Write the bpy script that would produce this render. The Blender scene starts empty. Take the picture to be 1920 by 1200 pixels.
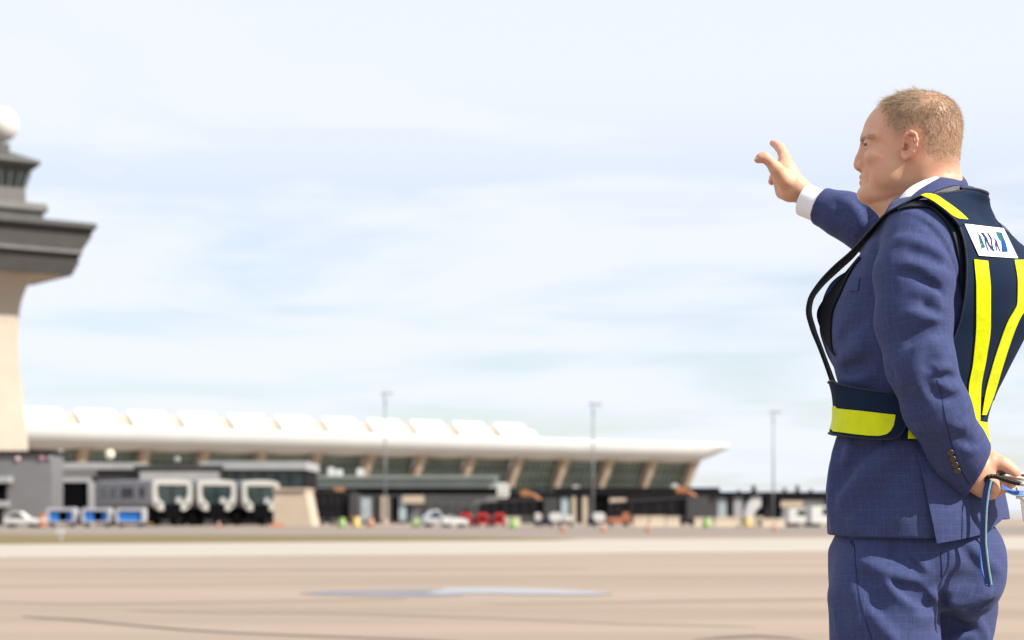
import bpy, bmesh, math, random
import numpy as np
from mathutils import Vector, Matrix

random.seed(7)
rng = np.random.default_rng(7)
SC = bpy.context.scene
COL = SC.collection
FPX, CX, HY, CAMH = 3733.3, 960.0, 970.0, 1.0      # focal length in photo pixels, principal column, horizon row, eye height
R = math.radians


def U(px, py, Y):
    """point at depth Y seen at photo pixel px, py"""
    return np.array([(px - CX) / FPX * Y, Y, CAMH - (py - HY) / FPX * Y])


def G(px, Y, z=0.0):
    return np.array([(px - CX) / FPX * Y, Y, z])


def Hh(py, Y):
    return CAMH - (py - HY) / FPX * Y


def to_px(P):
    return CX + FPX * P[..., 0] / P[..., 1], HY - FPX * (P[..., 2] - CAMH) / P[..., 1]


# ---------------------------------------------------------------- objects
def link(name, me, mat=None, parent=None):
    o = bpy.data.objects.new(name, me)
    COL.objects.link(o)
    if mat is not None and me is not None:
        for m in (mat if isinstance(mat, (list, tuple)) else [mat]):
            me.materials.append(m)
    if parent is not None:
        o.parent = parent
        o.matrix_parent_inverse = world(parent).inverted()   # children are given in world space: keep them there
    return o


def world(o):
    w = o.matrix_basis.copy()
    if o.parent is not None:
        w = world(o.parent) @ o.matrix_parent_inverse @ w
    return w


def tag(o, label=None, cat=None, group=None, kind=None):
    if label: o['label'] = label
    if cat: o['category'] = cat
    if group: o['group'] = group
    if kind: o['kind'] = kind
    return o


def fast_mesh(name, V, Fc, smooth=True):
    """V (n,3); Fc list of arrays (m,k)"""
    me = bpy.data.meshes.new(name)
    V = np.ascontiguousarray(V, dtype=np.float32)
    if isinstance(Fc, np.ndarray): Fc = [Fc]
    Fc = [np.asarray(f) for f in Fc if len(f)]
    me.vertices.add(len(V)); me.vertices.foreach_set('co', V.ravel())
    nl = sum(f.size for f in Fc); npol = sum(len(f) for f in Fc)
    me.loops.add(nl)
    me.loops.foreach_set('vertex_index', np.concatenate([f.ravel() for f in Fc]).astype(np.int32))
    me.polygons.add(npol)
    tot = np.concatenate([np.full(len(f), f.shape[1], np.int32) for f in Fc])
    st = np.concatenate([[0], np.cumsum(tot)[:-1]]).astype(np.int32)
    me.polygons.foreach_set('loop_start', st)
    me.polygons.foreach_set('loop_total', tot)
    me.polygons.foreach_set('use_smooth', np.full(npol, smooth, dtype=bool))
    me.update(calc_edges=True)
    me.validate()
    return me


def set_attr(me, name, A):
    A = np.asarray(A, np.float32)
    if A.ndim == 1:
        at = me.attributes.new(name, 'FLOAT', 'POINT'); at.data.foreach_set('value', A)
    else:
        at = me.attributes.new(name, 'FLOAT_VECTOR', 'POINT'); at.data.foreach_set('vector', A.ravel())


class MB:
    """collects simple shapes, built as ONE mesh object"""
    def __init__(s):
        s.v = []; s.f = []; s.m = []

    def add(s, vs, fs, mi=0):
        b = len(s.v)
        s.v += [tuple(map(float, p)) for p in vs]
        s.f += [tuple(i + b for i in f) for f in fs]
        s.m += [mi] * len(fs)

    def frame(s, o, ax, ay, az, lo, hi, mi=0):
        """box lo..hi in the frame o + x ax + y ay + z az"""
        o, ax, ay, az = map(np.asarray, (o, ax, ay, az))
        vs = [o + ax * x + ay * y + az * z for z in (lo[2], hi[2]) for y in (lo[1], hi[1]) for x in (lo[0], hi[0])]
        s.add(vs, [(0, 2, 3, 1), (4, 5, 7, 6), (0, 1, 5, 4), (2, 6, 7, 3), (0, 4, 6, 2), (1, 3, 7, 5)], mi)

    def box(s, lo, hi, mi=0):
        s.frame((0, 0, 0), (1, 0, 0), (0, 1, 0), (0, 0, 1), lo, hi, mi)

    def prism(s, poly, vec, mi=0):
        """closed polygon of 3D points swept by vec"""
        n = len(poly)
        poly = [np.asarray(p, float) for p in poly]; vec = np.asarray(vec, float)
        s.add(poly + [p + vec for p in poly],
              [tuple(range(n))[::-1], tuple(range(n, 2 * n))] + [(i, (i + 1) % n, n + (i + 1) % n, n + i) for i in range(n)], mi)

    def tube(s, pts, rad, n=10, mi=0, caps=True):
        pts = [np.asarray(p, float) for p in pts]
        if not hasattr(rad, '__len__'): rad = [rad] * len(pts)
        rings = []
        prev = None
        for i, p in enumerate(pts):
            t = pts[min(i + 1, len(pts) - 1)] - pts[max(i - 1, 0)]
            t = t / (np.linalg.norm(t) + 1e-9)
            if prev is None:
                a = np.cross(t, (0, 0, 1.0))
                if np.linalg.norm(a) < .1: a = np.cross(t, (1.0, 0, 0))
            else:
                a = prev - t * (prev @ t)
            a = a / np.linalg.norm(a); prev = a
            b = np.cross(t, a)
            rings.append([p + rad[i] * (a * math.cos(k * 2 * math.pi / n) + b * math.sin(k * 2 * math.pi / n)) for k in range(n)])
        vs = [q for r in rings for q in r]
        fs = [(i * n + k, i * n + (k + 1) % n, (i + 1) * n + (k + 1) % n, (i + 1) * n + k)
              for i in range(len(pts) - 1) for k in range(n)]
        if caps: fs += [tuple(range(n))[::-1], tuple(range((len(pts) - 1) * n, len(pts) * n))]
        s.add(vs, fs, mi)

    def cyl(s, c, r, h, n=20, mi=0, r2=None):
        c = np.asarray(c, float)
        s.tube([c, c + (0, 0, h)], [r, r if r2 is None else r2], n, mi)

    def build(s, name, mat, parent=None, smooth=False, bevel=0, seg=2):
        me = bpy.data.meshes.new(name)
        me.from_pydata(s.v, [], s.f)
        for p, m in zip(me.polygons, s.m): p.material_index = m
        bm = bmesh.new(); bm.from_mesh(me)
        bmesh.ops.recalc_face_normals(bm, faces=bm.faces)
        bm.to_mesh(me); bm.free()
        if smooth: me.polygons.foreach_set('use_smooth', [True] * len(me.polygons))
        o = link(name, me, mat, parent)
        if bevel:
            b = o.modifiers.new('bevel', 'BEVEL'); b.width = bevel; b.segments = seg; b.limit_method = 'ANGLE'; b.angle_limit = R(40)
        return o


def empty(name, loc, label=None, cat=None, group=None):
    o = bpy.data.objects.new(name, None)
    COL.objects.link(o)
    o.location = tuple(loc); o.empty_display_size = .2
    return tag(o, label, cat, group)


def copy_tree(o, parent=None):
    c = o.copy(); COL.objects.link(c)
    if parent is not None: c.parent = parent
    for ch in list(o.children): copy_tree(ch, c)
    return c


# ---------------------------------------------------------------- materials
def new_mat(name):
    m = bpy.data.materials.new(name); m.use_nodes = True
    nt = m.node_tree
    return m, nt, nt.nodes['Principled BSDF']


def N(nt, typ, **kw):
    n = nt.nodes.new(typ)
    for k, v in kw.items():
        if k.startswith('i_'):
            key = k[2:]
            n.inputs[int(key) if key.isdigit() else key.replace('_', ' ')].default_value = v
        else:
            setattr(n, k, v)
    return n


def simple(name, col, rough=.6, metal=0.0, var=.12, scale=3.0, bump=0.0, spec=.5, coat=0.0):
    m, nt, b = new_mat(name)
    tc = N(nt, 'ShaderNodeTexCoord')
    nz = N(nt, 'ShaderNodeTexNoise', i_Scale=scale, i_Detail=5.0, i_Roughness=.6)
    nt.links.new(tc.outputs['Object'], nz.inputs['Vector'])
    mr = N(nt, 'ShaderNodeMapRange'); mr.inputs['To Min'].default_value = 1 - var; mr.inputs['To Max'].default_value = 1 + var
    mr.inputs['From Min'].default_value = .3; mr.inputs['From Max'].default_value = .7
    nt.links.new(nz.outputs['Fac'], mr.inputs['Value'])
    mx = N(nt, 'ShaderNodeMix', data_type='RGBA', blend_type='MULTIPLY'); mx.inputs['Factor'].default_value = 1
    mx.inputs['A'].default_value = (*col, 1)
    nt.links.new(mr.outputs['Result'], mx.inputs['B'])
    nt.links.new(mx.outputs['Result'], b.inputs['Base Color'])
    b.inputs['Roughness'].default_value = rough; b.inputs['Metallic'].default_value = metal
    b.inputs['Specular IOR Level'].default_value = spec
    b.inputs['Coat Weight'].default_value = coat
    if bump:
        bp = N(nt, 'ShaderNodeBump'); bp.inputs['Strength'].default_value = bump; bp.inputs['Distance'].default_value = .01
        nt.links.new(nz.outputs['Fac'], bp.inputs['Height']); nt.links.new(bp.outputs['Normal'], b.inputs['Normal'])
    return m


# ---------------------------------------------------------------- implicit surfaces
def smin(a, b, k):
    h = np.clip(.5 + .5 * (b - a) / k, 0, 1)
    return b + (a - b) * h - k * h * (1 - h)


def smax(a, b, k):
    return -smin(-a, -b, k)


def cone(P, a, b, ra, rb):
    ba = b - a
    h = np.clip((P - a) @ ba / (ba @ ba), 0, 1)
    return np.linalg.norm(P - a - h[:, None] * ba, axis=1) - (ra + (rb - ra) * h)


def chain(P, pts, k=.01):
    """pts: list of (point, radius)"""
    d = None
    for (a, ra), (b, rb) in zip(pts[:-1], pts[1:]):
        e = cone(P, np.asarray(a), np.asarray(b), ra, rb)
        d = e if d is None else smin(d, e, k)
    return d


def ball(P, c, r):
    return np.linalg.norm(P - np.asarray(c), axis=1) - r


def ellip(P, c, r, ax=None):
    q = P - np.asarray(c)
    if ax is not None: q = q @ np.asarray(ax).T
    r = np.asarray(r, float)
    k0 = np.linalg.norm(q / r, axis=1)
    k1 = np.linalg.norm(q / (r * r), axis=1) + 1e-9
    return k0 * (k0 - 1) / k1


def pchip(x, y, n=500):
    """dense monotone-cubic table of y(x); x rising"""
    x = np.asarray(x, float); y = np.asarray(y, float)
    h = np.diff(x); s = np.diff(y) / h
    m = np.zeros_like(x)
    for i in range(1, len(x) - 1):
        if s[i - 1] * s[i] > 0:
            w1 = 2 * h[i] + h[i - 1]; w2 = h[i] + 2 * h[i - 1]
            m[i] = (w1 + w2) / (w1 / s[i - 1] + w2 / s[i])
    m[0] = s[0]; m[-1] = s[-1]
    X = np.linspace(x[0], x[-1], n)
    i = np.clip(np.searchsorted(x, X) - 1, 0, len(x) - 2)
    t = (X - x[i]) / h[i]
    Y = (2 * t**3 - 3 * t**2 + 1) * y[i] + (t**3 - 2 * t**2 + t) * h[i] * m[i] + (-2 * t**3 + 3 * t**2) * y[i + 1] + (t**3 - t**2) * h[i] * m[i + 1]
    return X, Y


_lat = np.random.default_rng(3).random((32, 32, 32)).astype(np.float32) * 2 - 1


def vnoise(P, s):
    q = P / s
    i = np.floor(q).astype(int); f = q - i
    f = f * f * (3 - 2 * f)
    out = 0
    for dx in (0, 1):
        for dy in (0, 1):
            for dz in (0, 1):
                w = (f[:, 0] if dx else 1 - f[:, 0]) * (f[:, 1] if dy else 1 - f[:, 1]) * (f[:, 2] if dz else 1 - f[:, 2])
                out = out + w * _lat[(i[:, 0] + dx) & 31, (i[:, 1] + dy) & 31, (i[:, 2] + dz) & 31]
    return out


OFF8 = np.array([(x, y, z) for x in (0, 1) for y in (0, 1) for z in (0, 1)])


def sdf_mesh(fn, lo, hi, h, L=4, slack=1.5):
    """sparse surface nets of fn = 0"""
    lo = np.asarray(lo, float); hi = np.asarray(hi, float)
    H = h * 2**L
    n = np.ceil((hi - lo) / H).astype(int)
    idx = np.stack(np.meshgrid(*[np.arange(k) for k in n], indexing='ij'), -1).reshape(-1, 3)
    for lev in range(L, -1, -1):
        s = h * 2**lev
        d = fn(lo + (idx + .5) * s)
        idx = idx[np.abs(d) < s * .87 * slack]
        if lev: idx = (idx[:, None, :] * 2 + OFF8[None]).reshape(-1, 3)
    M = (n * 2**L + 4).astype(np.int64)
    key = lambda c: (c[..., 0].astype(np.int64) + 1) * M[1] * M[2] + (c[..., 1] + 1) * M[2] + (c[..., 2] + 1)
    ck = key(idx[:, None, :] + OFF8[None])
    uk, first, inv = np.unique(ck.ravel(), return_index=True, return_inverse=True)
    cc = (idx[:, None, :] + OFF8[None]).reshape(-1, 3)[first]
    dv = fn(lo + cc * h)
    val = dv[inv].reshape(-1, 8)
    act = (val < 0).any(1) & (val >= 0).any(1)
    idx = idx[act]; val = val[act]
    E = [(a, b) for a in range(8) for b in range(a + 1, 8) if bin(a ^ b).count('1') == 1]
    acc = np.zeros((len(idx), 3)); cnt = np.zeros(len(idx))
    for a, b in E:
        va, vb = val[:, a], val[:, b]
        m = (va < 0) != (vb < 0)
        t = np.where(m, va / np.where(m, va - vb, 1), 0)
        p = OFF8[a] + t[:, None] * (OFF8[b] - OFF8[a])
        acc += np.where(m[:, None], p, 0); cnt += m
    V = lo + (idx + acc / cnt[:, None]) * h
    k = key(idx); order = np.argsort(k); ks = k[order]

    def find(c):
        q = key(c); j = np.clip(np.searchsorted(ks, q), 0, len(ks) - 1)
        return np.where(ks[j] == q, order[j], -1)
    quads = []
    for a in range(3):
        b, c = (a + 1) % 3, (a + 2) % 3
        ea = np.eye(3, dtype=int)
        v0 = val[:, 0]; v1 = val[:, [4, 2, 1][a]]
        m = (v0 < 0) != (v1 < 0)
        ci = idx[m]; flip = v0[m] >= 0
        q = np.stack([find(ci - ea[b] - ea[c]), find(ci - ea[c]), np.nonzero(m)[0], find(ci - ea[b])], 1)
        ok = (q >= 0).all(1)
        q = q[ok]; flip = flip[ok]
        q[flip] = q[flip][:, ::-1]
        quads.append(q)
    return V, np.concatenate(quads)


def grad(fn, P, e=.0015):
    g = np.stack([fn(P + e * np.eye(3)[i]) - fn(P - e * np.eye(3)[i]) for i in range(3)], 1) / (2 * e)
    return g


def project(fn, P, off=0.0, it=6):
    P = np.array(P, float)
    for _ in range(it):
        g = grad(fn, P); g2 = (g * g).sum(1) + 1e-6
        P = P - np.clip((fn(P) - off) / g2, -.03, .03)[:, None] * g
    return P


def raycast(fn, px, off=0.0, t0=3.2, t1=5.5):
    """first surface point of fn = off seen from the photo's place through pixels px (n,2)"""
    px = np.asarray(px, float).reshape(-1, 2)
    D = np.stack([(px[:, 0] - CX) / FPX, np.ones(len(px)), -(px[:, 1] - HY) / FPX], 1)
    O = np.array([0, 0, CAMH]); t = np.full(len(px), t0)
    for _ in range(140):
        t = np.minimum(t + .55 * np.clip(fn(O + D * t[:, None]) - off, -.05, .2), t1)
    return O + D * t[:, None], t < t1 - .01
# =================================================================== THE MAN
DM = 4.0
def J(px, py, dy=0.0):
    return U(px, py, DM + dy)

aB, aH = R(34), R(14)
FB = np.array([-math.cos(aB), math.sin(aB), 0]); LB = np.array([-math.sin(aB), -math.cos(aB), 0])
FH = np.array([-math.cos(aH), math.sin(aH), 0]); LH = np.array([-math.sin(aH), -math.cos(aH), 0])
UP = np.array([0, 0, 1.0])

# ---- torso: sections by photo row: left edge, right edge, half width across the body
TS = [(330, 1716, 1800, .040, 2.0), (345, 1708, 1815, .050, 2.0), (360, 1690, 1830, .066, 2.0), (372, 1675, 1842, .095, 2.1), (386, 1662, 1853, .135, 2.2),
      (400, 1650, 1866, .165, 2.2), (416, 1640, 1879, .186, 2.3), (438, 1628, 1898, .198, 2.3), (470, 1610, 1921, .203, 2.3),
      (510, 1590, 1936, .202, 2.35), (560, 1570, 1936, .198, 2.4), (600, 1560, 1925, .193, 2.4), (650, 1556, 1901, .187, 2.4),
      (700, 1562, 1878, .181, 2.4), (745, 1572, 1859, .176, 2.4), (790, 1573, 1848, .175, 2.4), (830, 1560, 1852, .181, 2.4),
      (880, 1548, 1867, .190, 2.4), (930, 1545, 1880, .194, 2.4), (980, 1546, 1889, .201, 2.4), (1020, 1547, 1890, .203, 2.4), (1060, 1552, 1889, .19, 2.3)]
DYT = .02


def sections(TS, ang, dy):
    c, s = math.cos(ang), math.sin(ang)
    rows = []
    for (y, xl, xr, w, n) in TS:
        E = (xr - xl) / 2 / FPX * (DM + dy); q = n / (n - 1)
        d = max(E**q - (w * s)**q, .02**q)**(1 / q) / c
        p = J((xl + xr) / 2, y, dy)
        rows.append((p[2], p[0], d, w, n))
    rows = np.array(sorted(rows))
    T = [pchip(rows[:, 0], rows[:, k], 600) for k in (1, 2, 3, 4)]
    return T


TT = sections(TS, aB, DYT)
ZT0, ZT1 = TT[0][0][0], TT[0][0][-1]


def tors_q(P, grow=0.0):
    z = P[:, 2]
    cx = np.interp(z, *TT[0]); d = np.interp(z, *TT[1]) + grow; w = np.interp(z, *TT[2]) + grow; n = np.interp(z, *TT[3])
    q0 = P[:, 0] - cx; q1 = P[:, 1] - (DM + DYT)
    f = q0 * FB[0] + q1 * FB[1]; l = q0 * LB[0] + q1 * LB[1]
    return f, l, d, w, n


def torso0(P, grow=0.0):
    f, l, d, w, n = tors_q(P, grow)
    # shoulder blades / spine hollow
    r = (np.abs(f / d)**n + np.abs(l / w)**n)**(1 / n)
    D = (r - 1) * np.minimum(d, w) * .95
    return D


CHEST = J(1594, 598, .075)
def torso(P):
    D = torso0(P)
    # chest pushed out where the open jacket swings forward
    D = smin(D, ellip(P, CHEST, (.062, .065, .095)), .04)
    # shoulder blades, hollow of the spine
    f, l, d, w, n = tors_q(P)
    z = P[:, 2]
    back = np.clip(-f / .08, 0, 1)
    D += .010 * np.exp(-(l / .035)**2) * np.exp(-((z - Hh(560, DM)) / .16)**2) * back
    D -= .010 * np.exp(-((np.abs(l) - .095) / .05)**2) * np.exp(-((z - Hh(520, DM)) / .08)**2) * back
    return D


ARM_N = [(J(1724, 464, -.155), .074), (J(1714, 520, -.185), .0745), (J(1712, 600, -.20), .0705), (J(1726, 682, -.215), .0630),
         (J(1759, 770, -.205), .0600), (J(1797, 846, -.17), .0555), (J(1838, 905, -.145), .050)]
ARM_F = [(J(1835, 480, .20), .080), (J(1780, 462, .27), .078), (J(1690, 447, .335), .068), (J(1625, 422, .37), .056), (J(1585, 404, .395), .049), (J(1520, 379, .44), .0395)]
CUT_F = (J(1539, 386, .425), None)
axF = ARM_F[-1][0] - ARM_F[-3][0]; axF = axF / np.linalg.norm(axF)
axN = J(1838, 882, -.145) - J(1797, 846, -.17); axN = axN / np.linalg.norm(axN)
CUT_N = J(1829, 885, -.15)
# slanted near cuff: runs from (1821,913) up to (1851,848)
cutn_n = np.cross(J(1851, 848, -.14) - J(1821, 914, -.15), np.array([0, 1.0, .0])); cutn_n = cutn_n / np.linalg.norm(cutn_n)
if cutn_n[0] < 0: cutn_n = -cutn_n


def arm_n(P):
    return chain(P, ARM_N, .02)


def arm_f(P):
    return chain(P, ARM_F, .02)


def jacket_base(P):
    t = np.maximum(torso(P), P[:, 2] - Hh(352, DM))
    an = smax(arm_n(P), (P - CUT_N) @ cutn_n, .004)
    af = smax(arm_f(P), (P - J(1538, 386, .425)) @ axF, .004)
    z = P[:, 2]
    k = .006 + .034 * np.clip((z - Hh(490, DM)) / .07, 0, 1)
    j = smin(t, an, k)
    j = smin(j, af, .05)
    return j


class Folds:
    """ridges (amp > 0) and creases (amp < 0) along polylines lying on the cloth"""
    def __init__(s, base, rows):
        s.items = []
        for pts, amp, wid in rows:
            P, hit = raycast(base, pts)
            P = P[hit]
            if len(P) < 2: continue
            # resample smoothly
            t = np.linspace(0, 1, len(P)); T = np.linspace(0, 1, max(6, 3 * len(P)))
            if len(P) > 2:
                P = np.stack([pchip(t, P[:, i], len(T))[1] for i in range(3)], 1)
            s.items.append((P, amp * 1.5, wid * .84))

    def apply(s, P, D):
        D = D.copy()
        for L, amp, wid in s.items:
            lo, hi = L.min(0) - 3 * wid, L.max(0) + 3 * wid
            m = ((P > lo) & (P < hi)).all(1)
            if not m.any(): continue
            Q = P[m]; best = np.full(len(Q), 9.); bt = np.zeros(len(Q))
            n = len(L) - 1
            for i in range(n):
                ba = L[i + 1] - L[i]
                h = np.clip((Q - L[i]) @ ba / (ba @ ba + 1e-12), 0, 1)
                d = np.linalg.norm(Q - L[i] - h[:, None] * ba, axis=1)
                b = d < best
                best = np.where(b, d, best); bt = np.where(b, (i + h) / n, bt)
            taper = np.clip(np.minimum(bt, 1 - bt) / .3, 0, 1)
            taper = .15 + .85 * taper * taper * (3 - 2 * taper)
            D[m] -= amp * taper * np.exp(-(best / wid)**1.5)
        return D


JF = [
    # upper sleeve drapes
    ([(1790, 505), (1755, 470), (1700, 450), (1665, 452)], .005, .016),
    ([(1772, 500), (1735, 478), (1690, 468)], -.007, .014),
    ([(1788, 530), (1755, 512), (1712, 500), (1672, 500)], .005, .015),
    ([(1766, 552), (1742, 528), (1706, 510), (1680, 506)], -.009, .012),
    ([(1768, 538), (1748, 520), (1728, 512)], .006, .008),
    ([(1764, 566), (1738, 548), (1700, 548)], .007, .011),
    ([(1766, 586), (1745, 578), (1728, 566)], -.011, .008),
    ([(1764, 598), (1738, 596), (1712, 588), (1690, 592)], .008, .010),
    ([(1762, 612), (1740, 618), (1712, 634), (1690, 650)], -.008, .012),
    ([(1766, 640), (1742, 642), (1720, 658), (1712, 690)], .007, .013),
    ([(1770, 668), (1745, 680), (1735, 700)], -.006, .011),
    ([(1786, 690), (1765, 690), (1752, 697)], .007, .008),
    ([(1792, 707), (1772, 706), (1755, 712)], -.009, .007),
    ([(1798, 722), (1780, 730), (1766, 722)], .008, .008),
    ([(1805, 738), (1784, 748), (1760, 740), (1730, 712)], -.006, .011),
    ([(1722, 662), (1712, 690), (1722, 722), (1745, 760)], .006, .014),
    ([(1690, 745), (1700, 700), (1678, 660)], .004, .014),
    ([(1818, 790), (1800, 800), (1775, 795)], .004, .012),
    ([(1830, 830), (1808, 826), (1788, 812)], -.004, .010),
    ([(1838, 842), (1818, 846), (1800, 840)], .004, .009),
    ([(1660, 690), (1671, 696), (1676, 712)], -.006, .010),
    # shoulder roll at the sleeve head
    ([(1690, 396), (1745, 420), (1782, 470), (1796, 530)], .004, .010),
    ([(1700, 402), (1752, 432), (1784, 486), (1792, 540)], -.004, .010),
    # chest and side
    ([(1632, 640), (1600, 662), (1572, 676)], .008, .016),
    ([(1634, 672), (1600, 690), (1574, 694)], -.008, .016),
    ([(1640, 700), (1606, 712), (1575, 716)], .006, .015),
    ([(1636, 600), (1596, 612), (1572, 640)], -.006, .018),
    # skirt below the belt
    ([(1690, 822), (1640, 872), (1595, 920), (1570, 960)], .010, .020),
    ([(1655, 822), (1615, 850), (1585, 890), (1566, 930)], -.010, .018),
    ([(1725, 840), (1690, 880), (1650, 930), (1620, 980)], -.007, .022),
    ([(1700, 900), (1690, 950), (1684, 1004)], .005, .022),
    ([(1650, 920), (1640, 965), (1636, 1004)], -.005, .018),
    ([(1570, 822), (1564, 870), (1558, 930), (1560, 1000)], .006, .014),
    ([(1600, 826), (1590, 850), (1580, 880)], .007, .011),
    ([(1625, 826), (1610, 842), (1600, 862)], -.007, .009),
    ([(1590, 960), (1600, 985), (1604, 1005)], .004, .014),
    # far sleeve
    ([(1580, 366), (1602, 392), (1612, 420), (1608, 445)], .005, .014),
    ([(1600, 370), (1626, 395), (1634, 420)], -.006, .012),
    ([(1624, 380), (1645, 402), (1640, 430)], .005, .013),
    ([(1556, 372), (1572, 392), (1570, 420)], -.003, .014),
    ([(1535, 400), (1580, 420), (1620, 455)], .003, .010),
]
JFOLD = Folds(jacket_base, [(p, a * (1.3 if i < 19 else 1.0), w) for i, (p, a, w) in enumerate(JF)])


def jacket(P):
    D = JFOLD.apply(P, jacket_base(P))
    D = D - .0022 * vnoise(P, .075) - .0011 * vnoise(P, .03)
    # hem: level in front, rising over the seat; neck opening
    px, _ = to_px(P)
    hem = np.interp(px, [1540, 1600, 1745, 1775, 1890], [1001, 1008, 1010, 992, 955])
    zh = CAMH - (hem - HY) / FPX * P[:, 1]
    D = smax(D, zh - P[:, 2], .004)
    inner = torso0(P, -.022)
    D = np.where(P[:, 2] < zh + .035, np.maximum(D, -inner), D)
    # hollow cuffs
    cn = np.maximum(cone(P, ARM_N[-2][0], ARM_N[-1][0], .048, .042), -((P - CUT_N) @ cutn_n) - .03)
    D = np.maximum(D, -cn)
    cf = np.maximum(cone(P, ARM_F[-2][0], ARM_F[-1][0], .039, .030), -((P - J(1538, 386, .425)) @ axF) - .03)
    D = np.maximum(D, -cf)
    return D


# ---------------------------------------------------------------- trousers
HS = [(985, 1572, 1866, .172, 2.3), (1012, 1560, 1882, .178, 2.3), (1035, 1553, 1888, .181, 2.3), (1060, 1552, 1888, .185, 2.3), (1090, 1553, 1882, .18, 2.3), (1125, 1556, 1868, .17, 2.2), (1150, 1562, 1850, .15, 2.1)]
TH = sections(HS, aB, DYT)


def hips(P):
    z = P[:, 2]
    cx = np.interp(z, *TH[0]); d = np.interp(z, *TH[1]); w = np.interp(z, *TH[2]); n = np.interp(z, *TH[3])
    q0 = P[:, 0] - cx; q1 = P[:, 1] - (DM + DYT)
    f = q0 * FB[0] + q1 * FB[1]; l = q0 * LB[0] + q1 * LB[1]
    r = (np.abs(f / d)**n + np.abs(l / w)**n)**(1 / n)
    return smax((r - 1) * np.minimum(d, w), Hh(1135, DM) - z, .05)


LEG_N = [(J(1665, 1060, -.06), .098), (J(1658, 1120, -.07), .102), (J(1660, 1200, -.08), .101), (J(1655, 1330, -.08), .088), (J(1652, 1450, -.075), .078), (J(1668, 1640, -.08), .070), (J(1690, 1868, -.08), .062)]
LEG_F = [(J(1772, 1050, .10), .108), (J(1768, 1130, .10), .102), (J(1761, 1200, .10), .100), (J(1757, 1330, .10), .087), (J(1752, 1450, .10), .078), (J(1758, 1640, .10), .070), (J(1774, 1858, .10), .062)]


def trousers_base(P):
    h = hips(P)
    h = smin(h, ellip(P, J(1806, 1072, -.035), (.081, .088, .093)), .03)
    a = chain(P, LEG_N, .03); b = chain(P, LEG_F, .03)
    legs = smin(a, b, .008)
    D = smin(h, legs, .03)
    return D


TF = [
    ([(1600, 1048), (1640, 1066), (1690, 1085), (1735, 1088)], .010, .014),
    ([(1640, 1020), (1700, 1045), (1735, 1072)], -.008, .016),
    ([(1700, 1030), (1722, 1055), (1745, 1075)], .008, .012),
    ([(1655, 1078), (1690, 1100), (1730, 1110), (1755, 1098)], -.013, .013),
    ([(1658, 1082), (1672, 1105), (1700, 1130), (1735, 1145)], .011, .011),
    ([(1720, 1096), (1745, 1112), (1757, 1130)], .009, .009),
    ([(1690, 1112), (1725, 1126), (1752, 1140)], -.010, .011),
    ([(1700, 1150), (1730, 1160), (1755, 1150)], .006, .014),
    ([(1610, 1060), (1635, 1110), (1660, 1160)], -.008, .018),
    ([(1624, 1136), (1648, 1170), (1675, 1200), (1690, 1230)], .010, .012),
    ([(1600, 1090), (1606, 1140), (1615, 1200)], .005, .016),
    ([(1562, 1130), (1572, 1170), (1584, 1215)], .004, .010),
    ([(1764, 1092), (1800, 1090), (1845, 1085)], -.010, .018),
    ([(1876, 1102), (1840, 1120), (1800, 1132), (1772, 1128)], .011, .012),
    ([(1860, 1130), (1835, 1138), (1808, 1148)], -.010, .011),
    ([(1800, 1142), (1825, 1160), (1845, 1190), (1850, 1215)], .010, .011),
    ([(1766, 1150), (1790, 1170), (1825, 1190)], -.008, .013),
    ([(1775, 1196), (1810, 1190), (1840, 1204)], .006, .012),
    ([(1812, 1022), (1845, 1050), (1880, 1075)], .006, .014),
    ([(1790, 1010), (1820, 1045), (1850, 1080)], -.005, .014),
    ([(1764, 1098), (1766, 1150), (1760, 1205)], -.016, .009),
    ([(1760, 1180), (1752, 1215), (1745, 1260)], .006, .012),
]
TFOLD = Folds(trousers_base, [(p, a * 1.3, w) for p, a, w in TF])


def trousers(P):
    D = TFOLD.apply(P, trousers_base(P))
    D = D - .003 * vnoise(P, .09) - .0013 * vnoise(P, .035)
    D = smax(D, P[:, 2] - Hh(985, DM), .004)
    zl = CAMH - (1862 - HY) / FPX * P[:, 1]
    return np.maximum(D, zl - P[:, 2])


# ---------------------------------------------------------------- head
HC = J(1713, 270, 0)
HSC = .935                                             # head depth against its drawing
def hl(F, L, Uu):
    return HC + FH * F * HSC + LH * L + UP * Uu


HT = np.array([  # u, front, back, widest at, half width, n
    (-.119, .078, .050, .064, .008, 2.0), (-.115, .098, .036, .064, .022, 2.0), (-.107, .1105, .016, .050, .037, 2.0), (-.096, .1160, -.010, .036, .0445, 2.0),
    (-.083, .1110, -.034, .022, .0535, 2.1), (-.069, .1105, -.055, .010, .0600, 2.15), (-.052, .1105, -.074, .000, .067, 2.2), (-.035, .1065, -.087, -.008, .0705, 2.2),
    (-.018, .1060, -.095, -.014, .0735, 2.2), (.000, .1080, -.0995, -.018, .0755, 2.2), (.020, .1095, -.1015, -.020, .0770, 2.2), (.043, .1040, -.1005, -.020, .0765, 2.15),
    (.062, .0925, -.095, -.018, .0720, 2.1), (.078, .0760, -.084, -.014, .0635, 2.05), (.090, .0560, -.069, -.010, .0510, 2.0), (.098, .0360, -.051, -.008, .0370, 2.0), (.1035, .0120, -.025, -.006, .0180, 2.0), (.105, .000, -.012, -.006, .006, 2.0)])
HTT = [pchip(HT[:, 0], HT[:, k], 800) for k in range(1, 6)]
EYE = [hl(.0905, s * .0335, -.003) for s in (1, -1)]


def head_local(P):
    q = P - HC
    return q @ FH / HSC, q @ LH, q[:, 2]


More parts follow.
